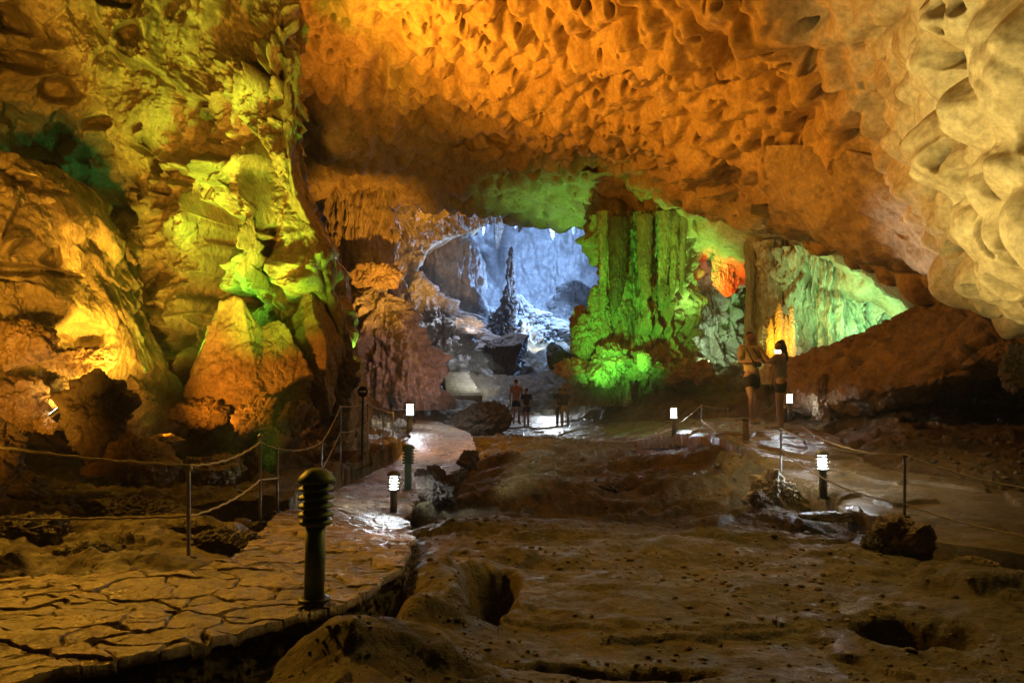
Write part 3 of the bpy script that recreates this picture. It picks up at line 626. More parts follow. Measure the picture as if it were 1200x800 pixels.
blob('boulder', pt(712,428,25), (.9, .7, .8), 26, M['wall'], 6, .22, 'rough green rock under the green column', 'boulder')
blob('boulder', pt(755,430,25), (1.0, .8, .6), 27, M['wall'], 6, .22, 'vivid green mound at the right foot of the green column', 'boulder')
blob('boulder', pt(754,424,24.3), (.3, .25, .34), 28, M['cream'], 5, .15, 'small pale block glowing at the foot of the green column', 'rock')
# white-lit flowstone behind, red-lit drape, thin columns, amber column, pale curtain
column('flowstone_column', [(838,278,48),(838,300,46),(832,320,42),(830,345,40),(830,375,38),(832,400,44),(834,425,50),(834,460,56)], 31, 'cream', 'pale grey-green knobbly flowstone right of the green column', 10, .26, .16, .6, (420, 360), cell=4, seed=2)
column('stalactite', [(847,300,13),(847,312,12),(846,325,11),(850,337,9),(852,345,5),(852,348,1)], 27.2, 'cream', 'red-lit drape hanging under the green-edged ceiling', 8, .25, .15, .7, (140, 140), cell=2)
column('stalactite', [(861,306,7),(862,320,6),(861,332,5),(860,343,1)], 27.4, 'cream', 'narrow red-lit drape just right of the larger red one', 8, .25, .15, .7, (90, 140), cell=2)
column('stone_pillar', [(881,280,9),(880,310,7),(879,340,5),(878,370,5),(877,400,6),(876,430,8)], 24.5, 'column', 'slim shaded olive pillar behind the man with the camera', 7, .15, .1, .9, (110, 200))
column('stone_pillar', [(893,284,18),(893,312,16),(893,340,12),(892,370,11),(892,400,12),(892,430,14)], 25.5, 'column', 'thicker olive pillar between the slim pillar and the amber column', 9, .15, .1, .9, (140, 200), seed=2)
column('flowstone_column', [(914,368,5),(914,374,14),(914,385,18),(914,400,20),(914,420,22),(914,450,24)], 21.5, 'cream', 'amber-lit ribbed column behind the woman', 14, .26, .1, .8, (300, 240), seed=1)
for k, (u_, v_, w_, lb) in enumerate([(903,376,5,'left amber-lit finger of rock on the amber column'),(913,354,5,'tallest amber-lit finger of rock on the amber column'),(921,368,4,'thin amber-lit finger between the two tall ones'),(928,357,4.5,'right amber-lit finger of rock on the amber column')]):
    column('stalagmite', [(u_,v_,.6),(u_,v_+5,w_*.5),(u_,v_+14,w_*.8),(u_,v_+30,w_),(u_,v_+60,w_*1.2),(u_,450,w_*1.3)], 20.9, 'cream', lb, 7, .25, .2, .9, (60, 180), seed=k)
column('flowstone_column', [(914,284,30),(916,312,27),(918,330,25),(920,350,25),(920,385,27),(920,420,28)], 23.6, 'column', 'dim tall ribbed rock behind the amber column', 12, .2, .08, .7, (220, 240), seed=3)
column('flowstone_curtain', [(960,292,56),(968,325,57),(975,345,58),(978,360,60),(984,375,62),(990,395,64),(990,430,66),(990,460,66)], 23, 'cream', 'wide pale curtain of vertical flutes above the big sloping rock', 16, .2, .1, .5, (460, 300), seed=4)

# big sloping rock slab on the right
sl = [R([905,940,985,1040,1100,1150,1210,1300,1420], [432,420,405,388,364,350,366,385,400], [20,19.5,18.5,17.8,16.8,16,15,14,12.5]),
      R([905,935,975,1035,1095,1148,1215,1300,1420], [430,414,400,384,358,344,362,378,390], [18.6,17.6,16.8,16,15,14,13,12,10.8]),
      R([905,940,985,1040,1100,1155,1215,1300,1420], [450,438,425,412,394,382,392,400,410], [17.6,16.4,15.4,14.4,13.4,12.6,11.9,11.2,10]),
      R([905,940,985,1040,1100,1155,1215,1300,1420], [470,458,450,442,430,418,420,425,430], [17,15.6,14.4,13.4,12.6,12,11.5,10.8,9.6]),
      R([908,940,985,1040,1100,1155,1215,1300,1420], [486,478,474,466,455,445,440,440,445], [17,15.6,14.6,13.6,12.8,12.3,11.9,11.2,10]),
      R([912,945,990,1040,1100,1155,1215,1300,1420], [494,488,484,476,466,456,450,450,455], [17.8,17,16.4,15.6,15,14.6,14.2,13.6,12])]
shell('rock_slab', sl, 420, 300, lambda P, n: fbm(P * .45, 4, 6) * .3 + billow(P * 1.4, 4, 3) * .1 + fbm(P * 4, 3) * .03, M['boulder'], [(1130,420,26,14,-.7,20,2),(1000,430,16,16,-.4,0,2)],
      kind=None, label='huge brown sloping rock slab on the right behind the roped walkway', cat='rock')
column('stalagmite', [(966,438,4),(965,446,7),(964,462,8),(963,478,9),(962,492,11)], 14.6, 'boulder', 'stubby brown rock post at the left end of the sloping slab', 6, .2, .2, .9, (90, 100))

# standing rock group under the tower
boulder(270,440,10.9,96,130,'tall leaning slab of red-brown rock at the foot of the green tower',31,'boulder',60,cuts=16,amp=.08,rz=.3,lo=.36,n=170)
boulder(322,432,11.1,84,120,'broad brown standing rock right of the leaning slab',32,'boulder',60,cuts=16,amp=.08,rz=.2,lo=.36,n=170)
boulder(362,440,11.5,66,120,'narrow brown standing rock beside the tower edge',33,'boulder',50,cuts=16,amp=.08,lo=.36,n=150)
boulder(388,450,12.2,46,130,'dark standing rock at the right foot of the tower',34,'dark',60,cuts=8)
boulder(300,486,10.2,50,46,'orange boulder at the foot of the standing rocks',35,'boulder')
boulder(345,492,10.6,60,46,'rounded brown boulder right of the orange one',36,'boulder')
boulder(390,500,13.2,60,40,'dark low boulder above the pool',37,'dark')
boulder(236,486,10.6,56,36,'brown low boulder left of the orange one',38,'boulder')
boulder(160,470,10.4,44,46,'orange block lit from the left behind the dark boulder',39,'boulder',cuts=8)
boulder(196,520,9.0,34,24,'small flat orange block beside the pool',40,'boulder',cuts=7)
boulder(108,492,7.2,74,84,'dark upright boulder in front of the floodlight on the left',41,'dark',70,cuts=9)
boulder(150,538,7.4,96,56,'dark wide boulder in front of the pool',42,'boulder',70,cuts=8)
boulder(58,492,7.7,30,26,'small brown rock left of the dark upright boulder',43,'boulder')
boulder(-10,530,5.0,50,100,'dark boulder cut by the left edge of the picture',44,'dark',60)
boulder(20,404,8.1,70,46,'orange block on the hump at the far left',45,'boulder',cuts=7)
boulder(90,420,8.5,64,34,'orange angular block on the slope of the hump',46,'boulder',cuts=7)
boulder(30,482,8.2,90,60,'yellow-lit rock face left of the floodlight',47,'boulder',60,cuts=12)
boulder(80,462,8.9,60,44,'bright yellow rock right above the floodlight',48,'wall',40,cuts=12)
boulder(245,548,9.2,70,34,'brown boulder at the back of the pool',49,'boulder',50)
boulder(330,548,10.5,90,36,'dark long boulder at the back of the pool',50,'dark',60)
boulder(378,556,11.9,50,36,'dark bank boulder between the pool and the path',51,'dark',60)
for k, (u_, v_, Y_, w_, h_, lb) in enumerate([(30,628,5.6,120,34,'long low crusted rock at the left edge between the ropes and the path'),(105,648,5.0,90,26,'low dark rock touching the paved path at the left'),(150,600,6.7,120,30,'broad flat rock under the left ropes'),(75,590,7.2,110,30,'low brown rock below the dark boulders on the left'),
        (250,640,5.6,90,28,'low rough rock behind the left foreground post'),(205,622,6.0,80,26,'middle low rock between the foreground post and the pool'),(10,575,7.0,80,30,'brown rock below the boulder cut by the left edge'),(285,618,6.8,40,18,'small rock at the foot of the tall thin post')]):
    boulder(u_, v_, Y_, w_, h_, lb, 80 + k, 'ground' if k % 2 else 'dark', w_ * .9, cuts=12, amp=.2)
# rocks round the post feet on the right, along the walkway
boulder(910,578,8.9,62,46,'pale round rock holding the rope post beside the walkway',61,'cream',50,cuts=7,amp=.2)
boulder(893,590,8.6,26,24,'small rock leaning left of the pale round rock',62,'boulder')
boulder(1050,640,6.1,66,60,'dark rock heap holding the near rope post',63,'boulder',50,cuts=8,amp=.2)
boulder(1022,645,5.9,26,30,'small dark rock left of the near rock heap',64,'dark')
boulder(1076,632,5.9,28,40,'pale-faced rock right of the near rock heap',65,'boulder')
boulder(1190,685,4.9,50,34,'flat rock at the right edge beside the walkway',66,'boulder',40)
boulder(1140,668,5.3,50,22,'low crusted rock below the walkway edge',67,'boulder',40)
boulder(975,604,7.8,60,10,'thin flat slab lying below the walkway edge',68,'slab',30,cuts=6)
boulder(515,574,9.2,64,40,'dark rock lump beside the paved path',69,'dark',50)
boulder(548,540,12.5,30,20,'small dark rock on the right edge of the paved path',70,'dark')
boulder(565,490,24,54,34,'dark blocky rock near the path end',71,'dark',40,cuts=6)
boulder(790,440,25,60,26,'brown low rock right of the green mound',72,'boulder')
boulder(822,436,24,24,24,'small brown rock behind the lamp on the walkway',73,'boulder')
boulder(720,575,10.6,46,24,'dark rock in the hollow of the clay floor',74,'dark')
boulder(468,500,23,20,18,'dark rock left of the path end',75,'dark')
boulder(1195,425,9.8,40,60,'dark rock at the right edge beside the sloping slab',76,'dark',50)

# ------------------------------------------------------------------ lamps, posts, ropes, sign
def lathe(name, prof, mat, parent=None, n=32, smooth=True):
    ph = np.linspace(0, 2 * math.pi, n + 1)[:-1]; pr = np.array(prof, float)
    P = np.stack([pr[:, :1] * np.cos(ph), pr[:, :1] * np.sin(ph), pr[:, 1:] + 0 * ph], -1)
    o = link(name, grid_mesh(P, wrap=True, flip=False), mat, parent)
    o.data.flip_normals()
    if not smooth: o.data.polygons.foreach_set('use_smooth', np.zeros(len(o.data.polygons), bool))
    return o
def bevel_prof(pts, w=.002): return pts
def bollard(u, v, Y, H, label, lit, name='bollard_lamp', group='louvred bollard lamps along the paths'):
    s = H / .62; c = pt(u, v, Y); r_ = empty(name, c); tag(r_, label, 'lamp', group)
    pm = M['green_metal'] if not lit else M['steel_dim']
    S = lambda L_: [(a * s, b * s) for a, b in L_]
    lathe('base_plate', S([(0, 0), (.075, 0), (.075, .012), (.052, .016), (0, .016)]), M['dark_metal'], r_)
    lathe('post', S([(0, .016), (.047, .016), (.047, .36), (0, .36)]), pm, r_)
    lathe('collar', S([(0, .355), (.07, .355), (.078, .362), (.078, .375), (.055, .385), (0, .385)]), pm, r_)
    lathe('lens', S([(0, .385), (.05, .385), (.05, .56), (0, .56)]), M['lens'] if lit else M['lens_off'], r_)
    for k in range(4):
        z = .405 + k * .04
        lathe('louvre', S([(.05, z + .022), (.081, z + .006), (.085, z - .003), (.083, z - .008), (.05, z + .004), (.05, z + .022)]), pm, r_)
    lathe('cap', S([(0, .553), (.086, .553), (.09, .56), (.086, .575), (.072, .592), (.05, .612), (.03, .62), (0, .622)]), pm, r_)
    return r_
M['steel_dim'] = plain('weathered grey-green lamp post', (.16, .17, .13), .45, .3, var=.2, vs=20)
bollard(368, 703, 3.55, .66, 'dark green unlit louvred bollard in the foreground at the edge of the paved path', False)
bollard(461, 607, 8.8, .60, 'brightly lit white louvred bollard standing on the paved path', True)
bollard(478, 574, 11.2, .74, 'dark unlit bollard just behind the lit one on the paved path', False)
bollard(480, 512, 22, 1.16, 'small lit bollard at the far end of the paved path', True)
bollard(965, 584, 8.9, .62, 'lit white bollard beside the pale round rock on the walkway', True)
bollard(790, 512, 16.6, .76, 'lit bollard at the corner of the walkway ropes', True)
bollard(926, 492, 14.6, .6, 'lit bollard hidden partly behind the woman', True)
def tube(name, pts, r, mat, parent=None, n=8):
    P = np.array([list(p) for p in pts], float); T = np.gradient(P, axis=0); T /= np.linalg.norm(T, axis=1)[:, None]
    up = np.array([0, 0, 1.]) if abs(T[0][2]) < .9 else np.array([1., 0, 0])
    a = np.cross(T, up); a /= np.linalg.norm(a, axis=1)[:, None]; b = np.cross(T, a)
    ph = np.linspace(0, 2 * math.pi, n + 1)[:-1]; rr = np.broadcast_to(np.array(r, float), (len(P),))
    G_ = P[:, None] + rr[:, None, None] * (a[:, None] * np.cos(ph)[None, :, None] + b[:, None] * np.sin(ph)[None, :, None])
    G_ = np.concatenate([G_[:1] * 0 + P[0], G_, G_[-1:] * 0 + P[-1]])
    return link(name, grid_mesh(G_, wrap=True), mat, parent)
def post(u, v0, v1, Y, label, r=.014, group='thin metal rope posts', lean=0):
    b = pt(u, v0, Y); t = pt(u + lean, v1, Y); o = empty('rope_post', b); tag(o, label, 'post', group)
    d = t - b
    tube('rod', [d * k / 6 for k in range(7)], r, M['steel'], o, 10)
    lathe('foot_plate', [(0, -.01), (.05, -.01), (.05, .008), (.02, .014), (0, .014)], M['dark_metal'], o, 16)
    e = lathe('eyelet', [(r * 1.0, -.02), (r * 1.9, -.012), (r * 1.9, .012), (r, .02), (0, .02)], M['steel'], o, 12); e.location = d * .97
    return t
def rope(p, q, sag, label, r=.008, group='pale ropes between the posts'):
    n = 28; P = [p.lerp(q, k / n) + Vector((0, 0, -4 * sag * (k / n) * (1 - k / n) + .004 * math.sin(k * 1.9))) for k in range(n + 1)]
    return tag(tube('rope', P, r, M['rope']), label, 'rope', group)
a1 = post(221, 667, 545, 4.9, 'thin post in the left foreground where both ropes meet')
a2 = post(305, 612, 508, 6.9, 'tall thin post beside the path with the rope tied near its tip')
a3 = post(325, 600, 522, 7.6, 'thin dark post just behind the tall one beside the path')
a4 = post(377, 574, 516, 9.8, 'short post at the water bank where the rope climbs')
a5 = post(399, 566, 476, 10.9, 'pale post on the raised bank, first of the upper fence')
a6 = post(431, 552, 472, 12.9, 'pale post at the top of the bank below the round sign')
a7 = post(449, 540, 480, 15, 'pale post right of the round sign near the path')
a8 = post(461, 530, 483, 17.3, 'farthest thin post of the left fence beside the path end')
x0 = pt(-60, 513, 4.4)
rope(x0, a1, .03, 'upper rope sloping down to the left foreground post')
rope(pt(-60, 607, 4.5), pt(221, 605, 4.9), .01, 'lower rope running level to the left foreground post')
rope(a1, pt(305, 518, 6.9), .06, 'rope rising from the left foreground post to the tall thin post')
rope(pt(221, 605, 4.9), pt(305, 562, 6.9), .05, 'lower rope from the left foreground post over the pool')
rope(pt(305, 518, 6.9), pt(377, 518, 9.8), .1, 'rope sagging from the tall thin post to the short bank post')
rope(pt(305, 562, 6.9), pt(325, 560, 7.6), .0, 'short lower rope between the two close posts')
rope(pt(377, 518, 9.8), a5, .04, 'rope climbing steeply from the short bank post')
rope(pt(377, 550, 9.8), pt(399, 506, 10.9), .02, 'lower rope climbing beside the steep one')
rope(a5, a6, .03, 'top rope of the upper fence below the round sign')
rope(pt(399, 506, 10.9), pt(431, 495, 12.9), .06, 'lower rope of the upper fence below the round sign')
rope(pt(431, 495, 12.9), pt(449, 502, 15), .05, 'lower rope right of the round sign')
rope(a6, a7, .03, 'top rope right of the round sign'); rope(a7, a8, .03, 'last top rope at the far end of the left fence')
b1 = post(1060, 605, 532, 6.7, 'thin post standing in the near rock heap by the walkway')
b2 = post(915, 560, 502, 9.2, 'thin pale post standing in the pale round rock')
b3 = post(822, 505, 474, 16.4, 'thin post beside the walkway corner lamp')
b4 = post(704, 532, 516, 17, 'short pale post at the edge of the clay hollow')
b5 = post(853, 492, 478, 19, 'thin far post on the back edge of the walkway')
rope(pt(868, 518, 11.6), b2 + Vector((0,0,-.05)), .02, 'rope from the wooden post to the pale round rock')
rope(pt(822, 492, 16.4), pt(915, 532, 9.2), .12, 'long rope sagging from the walkway corner down to the pale round rock')
rope(b2, b1, .1, 'rope crossing behind the walkway lamp to the near rock heap')
rope(pt(915, 527, 9.2), pt(1060, 590, 6.7), .12, 'lower rope passing the walkway lamp')
rope(b1, pt(1290, 580, 5.2), .08, 'top rope leaving the near rock heap to the right')
rope(pt(1060, 590, 6.7), pt(1290, 640, 5.2), .06, 'lower rope leaving the near rock heap to the right')
rope(b3, b5, .05, 'far rope on the back of the walkway'); rope(pt(790, 500, 16.6), b3, .03, 'short rope between the corner lamp and its post')
rope(b4, pt(790, 503, 16.6), .12, 'rope sagging across the clay hollow'); rope(pt(660, 530, 18), b4, .03, 'short rope left of the clay hollow')
rope(pt(940, 500, 13.4), pt(1060, 534, 6.8), .12, 'rope on the back edge of the walkway behind the lamp')
wp = empty('wooden_post', pt(874.5, 519, 12)); tag(wp, 'short wooden post on the walkway edge before the man', 'post')
lathe('shaft', [(0, 0), (.05, 0), (.052, .2), (.046, .42), (0, .43)], rock('old wood', (.1, .06, .02), (.25, .16, .06), (.35, .24, .1), (.5, .8), .5, (3, 3, .3), 2), wp, 14)
lathe('top_ring', [(.046, .38), (.056, .385), (.056, .41), (.046, .415)], M['dark_metal'], wp, 14)
# round no-entry sign
sg = empty('no_entry_sign', pt(424, 551, 12.3)); tag(sg, 'small round dark sign with a white bar on a pole above the left fence', 'sign')
tube('pole', [(0, 0, z) for z in (-.1, .3, .7, 1.1, 1.42)], .02, M['dark_metal'], sg)
dsk = lathe('disc', [(0, -.006), (.098, -.006), (.1, 0), (.098, .006), (0, .006)], plain('dark red sign face', (.06, .01, .008), .4), sg, 40); dsk.rotation_euler = (math.pi / 2, 0, rad(-12)); dsk.location = (0, -.03, 1.4)
V = np.array([(x, y, z) for y in (-.012, -.004) for x, z in ((-.065, -.018), (.065, -.018), (.065, .018), (-.065, .018))])
br = link('bar', raw_mesh(V, np.array([[0,1,2,3],[7,6,5,4],[0,4,5,1],[1,5,6,2],[2,6,7,3],[3,7,4,0]]), smooth=False), plain('white sign bar', (.75, .73, .68), .4), sg); br.location = (0, -.035, 1.4); br.rotation_euler = (0, 0, rad(-12))
# floodlight on the left among the rocks
def box(name, sx, sy, sz, mat, parent, loc=(0, 0, 0), rot=(0, 0, 0), bev=.01):
    V = np.array([(x * sx / 2, y * sy / 2, z * sz / 2) for z in (-1, 1) for x, y in ((-1, -1), (1, -1), (1, 1), (-1, 1))], float)
    o = link(name, raw_mesh(V, np.array([[0,3,2,1],[4,5,6,7],[0,1,5,4],[1,2,6,5],[2,3,7,6],[3,0,4,7]]), smooth=False), mat, parent)
    o.location = loc; o.rotation_euler = rot; b = o.modifiers.new('b', 'BEVEL'); b.width = bev; b.segments = 2; return o
fl = empty('floodlight', pt(74, 481, 7.6)); fl.rotation_euler = (rad(-38), rad(28), rad(-18)); tag(fl, 'glowing rectangular floodlight wedged between the rocks on the left', 'floodlight')
box('housing', .07, .12, .26, M['dark_metal'], fl)
box('lens', .008, .095, .23, plain('glowing floodlight glass', (1, .9, .7), .3, 0, (1, .78, .42), 25), fl, (-.041, 0, 0), bev=.002)
for sy in (-1, 1): box('bracket', .04, .008, .14, M['steel'], fl, (.02, sy * .066, -.06), bev=.002)

# ------------------------------------------------------------------ people
def skin(name, chains, mat, parent, sub=2, root=0):
    """chains: list of ([(x,y,z,r)...], attach index or None); indices counted over all vertices in order"""
    V, E, Rr, names = [], [], [], []
    for pts, at in chains:
        prev = at
        for p in pts:
            V.append(p[:3]); Rr.append(p[3:] if len(p) > 4 else (p[3], p[3])); i = len(V) - 1
            if prev is not None: E.append((prev, i))
            prev = i
    me = bpy.data.meshes.new(name); me.from_pydata(V, E, []); o = link(name, me, mat, parent)
    md = o.modifiers.new('skin', 'SKIN'); md.use_smooth_shade = True
    sv = me.skin_vertices[0].data
    for i, r_ in enumerate(Rr): sv[i].radius = (r_[0], r_[1]); sv[i].use_root = (i == root)
    s = o.modifiers.new('sub', 'SUBSURF'); s.levels = sub; s.render_levels = sub
    return o
def lerp3(a, b, t): return tuple(a[i] + (b[i] - a[i]) * t for i in range(3))
def person(c, H, rz, label, skin_m, hair_m, top_m, bot_m, arms='down', legs='stand', short=True, sleeve=True, long_hair=False, group=None, top_label=None, sc_=1):
    root = empty('person', c, rz); root.scale = (H / 1.72,) * 3; tag(root, label, 'person', group)
    hip = {-1: (-.09, 0, .90), 1: (.09, 0, .90)}
    knee, ank, toe = {}, {}, {}
    for s in (-1, 1):
        f = {'stand': .02, 'step': .16 * s, 'wide': 0}[legs]; w = .14 if legs == 'wide' else .10
        knee[s] = (w * s, f * .7 + .03, .49); ank[s] = ((w + .01) * s, f, .075); toe[s] = ((w + .035) * s, f + .13, .03)
    sh = {s: (.185 * s, 0, 1.42) for s in (-1, 1)}
    if arms == 'down':
        el = {s: (.25 * s, -.02, 1.14) for s in (-1, 1)}; wr = {s: (.25 * s, .06, .90) for s in (-1, 1)}
    elif arms == 'camera':
        el = {s: (.25 * s, .03, 1.15) for s in (-1, 1)}; wr = {s: (.09 * s, .25, 1.16) for s in (-1, 1)}
    else:
        el = {s: (.23 * s, .2, 1.28) for s in (-1, 1)}; wr = {s: (.07 * s, .33, 1.49) for s in (-1, 1)}
    ch = [([(0, 0, .93, .135, .105), (0, .0, 1.05, .12, .09), (0, 0, 1.2, .135, .1), (0, -.005, 1.36, .15, .1), (0, -.005, 1.45, .075, .065), (0, 0, 1.5, .05, .052), (0, .015, 1.56, .062, .075), (0, .015, 1.63, .078, .095), (0, .005, 1.69, .06, .075)], None)]
    idx = 9
    ch.append(([(0, .105, 1.605, .012)], 7)); idx += 1                      # nose
    for s in (-1, 1): ch.append(([(.085 * s, .0, 1.615, .014)], 7)); idx += 1      # ears
    for s in (-1, 1):
        n0 = idx
        ch.append(([(*sh[s], .062), (*lerp3(sh[s], el[s], .5), .048), (*el[s], .038), (*lerp3(el[s], wr[s], .4), .037), (*wr[s], .025)], 3)); idx += 5
        d = Vector(wr[s]) - Vector(el[s]); d.normalize()
        side = Vector((-s, 0, 0)); side = (side - d * side.dot(d)).normalized(); nrm = d.cross(side).normalized()
        pal = Vector(wr[s]) + d * .07
        ch.append(([(*pal, .034, .017)], idx - 1)); pi = idx; idx += 1
        for k, (off, ln) in enumerate(((-.025, .065), (-.009, .078), (.008, .074), (.024, .058))):
            b_ = pal + nrm * off + d * .02; m_ = b_ + d * ln * .5 + side * .006; t_ = b_ + d * ln * .85 + side * .028
            ch.append(([(*b_, .0095), (*m_, .009), (*t_, .007)], pi)); idx += 3
        b_ = Vector(wr[s]) + d * .03 - nrm * .03; ch.append(([(*b_, .011), (*(b_ - nrm * .02 + d * .03), .01), (*(b_ - nrm * .022 + d * .055), .008)], n0 + 4)); idx += 3
    for s in (-1, 1):
        ch.append(([(*hip[s], .095), (*lerp3(hip[s], knee[s], .5), .078), (*knee[s], .055), (*lerp3(knee[s], ank[s], .35), .054), (*ank[s], .036), (*toe[s], .035, .026)], 0)); idx += 6
    skin('body', ch, skin_m, root)
    # shirt
    ts_ = [([(0, 0, .93, .155, .125), (0, 0, 1.05, .15, .115), (0, 0, 1.2, .155, .122), (0, -.005, 1.35, .168, .12), (0, -.005, 1.44, .10, .085)], None)]
    i = 5
    if sleeve:
        for s in (-1, 1): ts_.append(([(*sh[s], .08), (*lerp3(sh[s], el[s], .45), .068), (*lerp3(sh[s], el[s], .72), .066)], 3)); i += 3
    t = skin('shirt' if sleeve else 'vest_top', ts_, top_m, root)
    k = .82 if short else .98
    bs = [([(0, 0, .97, .15, .12), (0, 0, .88, .155, .125)], None)]
    for s in (-1, 1):
        fr = .62 if short is True else (.55 if short == 'brief' else 1.9)
        if fr <= 1: bs.append(([(*hip[s], .108), (*lerp3(hip[s], knee[s], fr * .5), .105), (*lerp3(hip[s], knee[s], fr), .1)], 1))
        else: bs.append(([(*hip[s], .108), (*lerp3(hip[s], knee[s], .5), .095), (*knee[s], .072), (*lerp3(knee[s], ank[s], .5), .066), (*lerp3(knee[s], ank[s], .93), .06)], 1))
    skin('shorts' if fr <= 1 else 'trousers', bs, bot_m, root)
    hr = [([(0, -.03, 1.6, .078, .075), (0, -.015, 1.68, .083, .088), (0, .005, 1.725, .06, .065)], None)]
    if long_hair: hr.append(([(0, -.09, 1.52, .045, .04), (0, -.12, 1.42, .035, .03), (0, -.13, 1.3, .015)], 0))
    skin('hair', hr, hair_m, root)
    for s in (-1, 1):
        skin('shoe', [([(ank[s][0], ank[s][1] - .03, .045, .045, .045), (*toe[s][:2], .035, .048, .032), (toe[s][0], toe[s][1] + .05, .03, .035, .025)], None)], M['shoe'], root, 1)
        skin('eye', [([(.03 * s, .098, 1.645, .009), (.03 * s, .102, 1.645, .007)], None)], M['dark_metal'], root, 1)
    skin('mouth', [([(-.02, .1, 1.575, .005), (.0, .104, 1.573, .006), (.02, .1, 1.575, .005)], None)], M['lip'], root, 1)
    return root
M['shoe'] = plain('grey shoes', (.25, .24, .22), .6); M['lip'] = plain('lips', (.25, .09, .07), .5)
skA = plain('tanned skin', (.34, .2, .12), .5, var=.05); hairD = plain('dark hair', (.02, .014, .01), .5, var=.3, vs=60)
yel = plain('yellow cotton shirt', (.62, .48, .2), .8); blk = plain('black shorts cloth', (.015, .015, .018), .8); gry = plain('grey vest cloth', (.16, .14, .14), .8)
kha = plain('khaki shorts cloth', (.42, .34, .16), .8); drk = plain('dark shirt cloth', (.03, .03, .035), .8); org = plain('orange brown shirt cloth', (.36, .17, .07), .8)
def feet(u, v, Y): return pt(u, v, Y)
pm_ = person(feet(882, 497, 12.6), 1.70, rad(180 + 12), 'man in a yellow shirt and black shorts holding a camera on the walkway', skA, hairD, yel, blk, 'camera', 'step')
pw_ = person(feet(917, 503, 12.3), 1.60, rad(60), 'woman with tied dark hair in a grey vest top raising a phone', skA, hairD, gry, blk, 'raise', 'stand', 'brief', False, True)
def child_world(name, c, rz, lab, cat):
    o = empty(name, c, rz); return tag(o, lab, cat)
cmr = child_world('camera', Vector((882, 0, 0)), 0, 'black camera held in the hands of the man in yellow', 'camera')
cmr.location = pt(887, 427, 12.28); cmr.rotation_euler = (0, 0, rad(12))
box('camera_body', .13, .06, .09, M['dark_metal'], cmr); _l = lathe('camera_lens', [(0, 0), (.035, 0), (.035, .07), (.03, .075), (0, .07)], M['dark_metal'], cmr, 20); _l.rotation_euler = (math.pi / 2, 0, 0); _l.location = (0, -.03, 0)
cmr.name = 'held_camera'
st_ = tube('strap', [(-.065, .0, .03), (-.08, .1, .18), (-.07, .22, .3), (0, .34, .36), (.07, .22, .3), (.08, .1, .18), (.065, 0, .03)], .012, M['dark_metal'], cmr)
ph_ = child_world('phone', pt(911, 412, 11.9), rad(5), 'bright-screened phone held up by the woman', 'phone')
box('phone_body', .13, .012, .07, M['dark_metal'], ph_, bev=.004); box('screen', .118, .004, .058, plain('lit phone screen', (1, .9, .8), .3, 0, (1, .75, .5), 7), ph_, (0, -.009, 0), bev=.001)
person(feet(605, 497, 26.5), 1.72, rad(-15), 'person in an orange-brown shirt and dark shorts standing among the wet slabs', skA, hairD, org, blk, 'down', 'stand')
person(feet(617, 500, 26), 1.45, rad(10), 'shorter person in dark clothes standing beside the one in orange-brown', skA, hairD, drk, drk, 'down', 'step')
person(feet(656, 501, 26), 1.5, rad(0), 'dark-clothed person standing close on the left of the one in khaki shorts', skA, hairD, drk, drk, 'down', 'stand', short=False)
person(feet(662, 500, 25.4), 1.42, rad(8), 'person in a dark shirt and khaki shorts seen from behind', skA, hairD, drk, kha, 'camera', 'wide')

# ------------------------------------------------------------------ light
w = bpy.data.worlds.new('World'); sc.world = w; w.use_nodes = True
bg = w.node_tree.nodes['Background']; bg.inputs['Color'].default_value = (1, .62, .3, 1); bg.inputs['Strength'].default_value = .004
def lamp(kind, pos, col, power, tgt=None, ang=60, blend=.6, r=.15):
    l = bpy.data.lights.new('cave_floodlight', kind); o = bpy.data.objects.new('cave_floodlight', l); C.objects.link(o)
    l.energy = power; l.color = col; l.shadow_soft_size = r; o.location = pos
    if kind == 'SPOT':
        l.spot_size = rad(ang); l.spot_blend = blend; o.rotation_euler = (Vector(tgt) - Vector(pos)).to_track_quat('-Z', 'Y').to_euler()
    return o
ORA = (1, .35, .02); AMB = (1, .46, .035); GRN = (.16, 1, .08); YG = (.6, 1, .13); BLU = (.28, .5, 1); WHT = (.85, .95, 1); CRM = (1, .76, .27); TEAL = (.25, 1, .45)
P = pt
lamp('SPOT', (-3.2, 1.5, -.7), AMB, 2400, P(110, 60, 12), 66, .9, .2)
lamp('SPOT', (-4.5, 8.5, -.5), (1, .5, .04), 1300, P(130, 40, 12.3), 92, .9, .1)            # left wall from below
lamp('SPOT', P(20, 600, 6.0), AMB, 120, P(30, 230, 9.5), 60, .9)
lamp('SPOT', P(70, 470, 8.2), (1, .6, .1), 14, P(40, 440, 8.6), 150, .9, .05)
lamp('SPOT', (-3.4, 2.5, -.9), ORA, 800, P(50, 330, 9), 46, .9)
lamp('SPOT', P(185, 510, 9.0), ORA, 420, P(310, 440, 11), 70, .9, .1)
lamp('SPOT', P(275, 566, 8.2), (1, .9, .1), 700, P(268, 115, 12), 38, .9)
lamp('SPOT', P(180, 440, 10.6), (.3, 1, .06), 160, P(260, 250, 12), 90, .9)
lamp('SPOT', P(318, 556, 8.2), (.38, 1, .04), 1500, P(302, 225, 12), 42, .9, .1)
lamp('SPOT', P(204, 425, 10.8), (.25, 1, .05), 500, P(300, 230, 12), 85, .9)
lamp('SPOT', P(425, 430, 13.5), (.35, 1, .08), 110, P(365, 320, 13), 70, .9)
lamp('SPOT', P(100, 290, 11.6), (.03, 1, .25), 40, P(95, 255, 14), 120, .9)
lamp('SPOT', P(378, 170, 16), ORA, 1700, P(700, 60, 16), 150, .9, .12)           # orange sweep over the ceiling
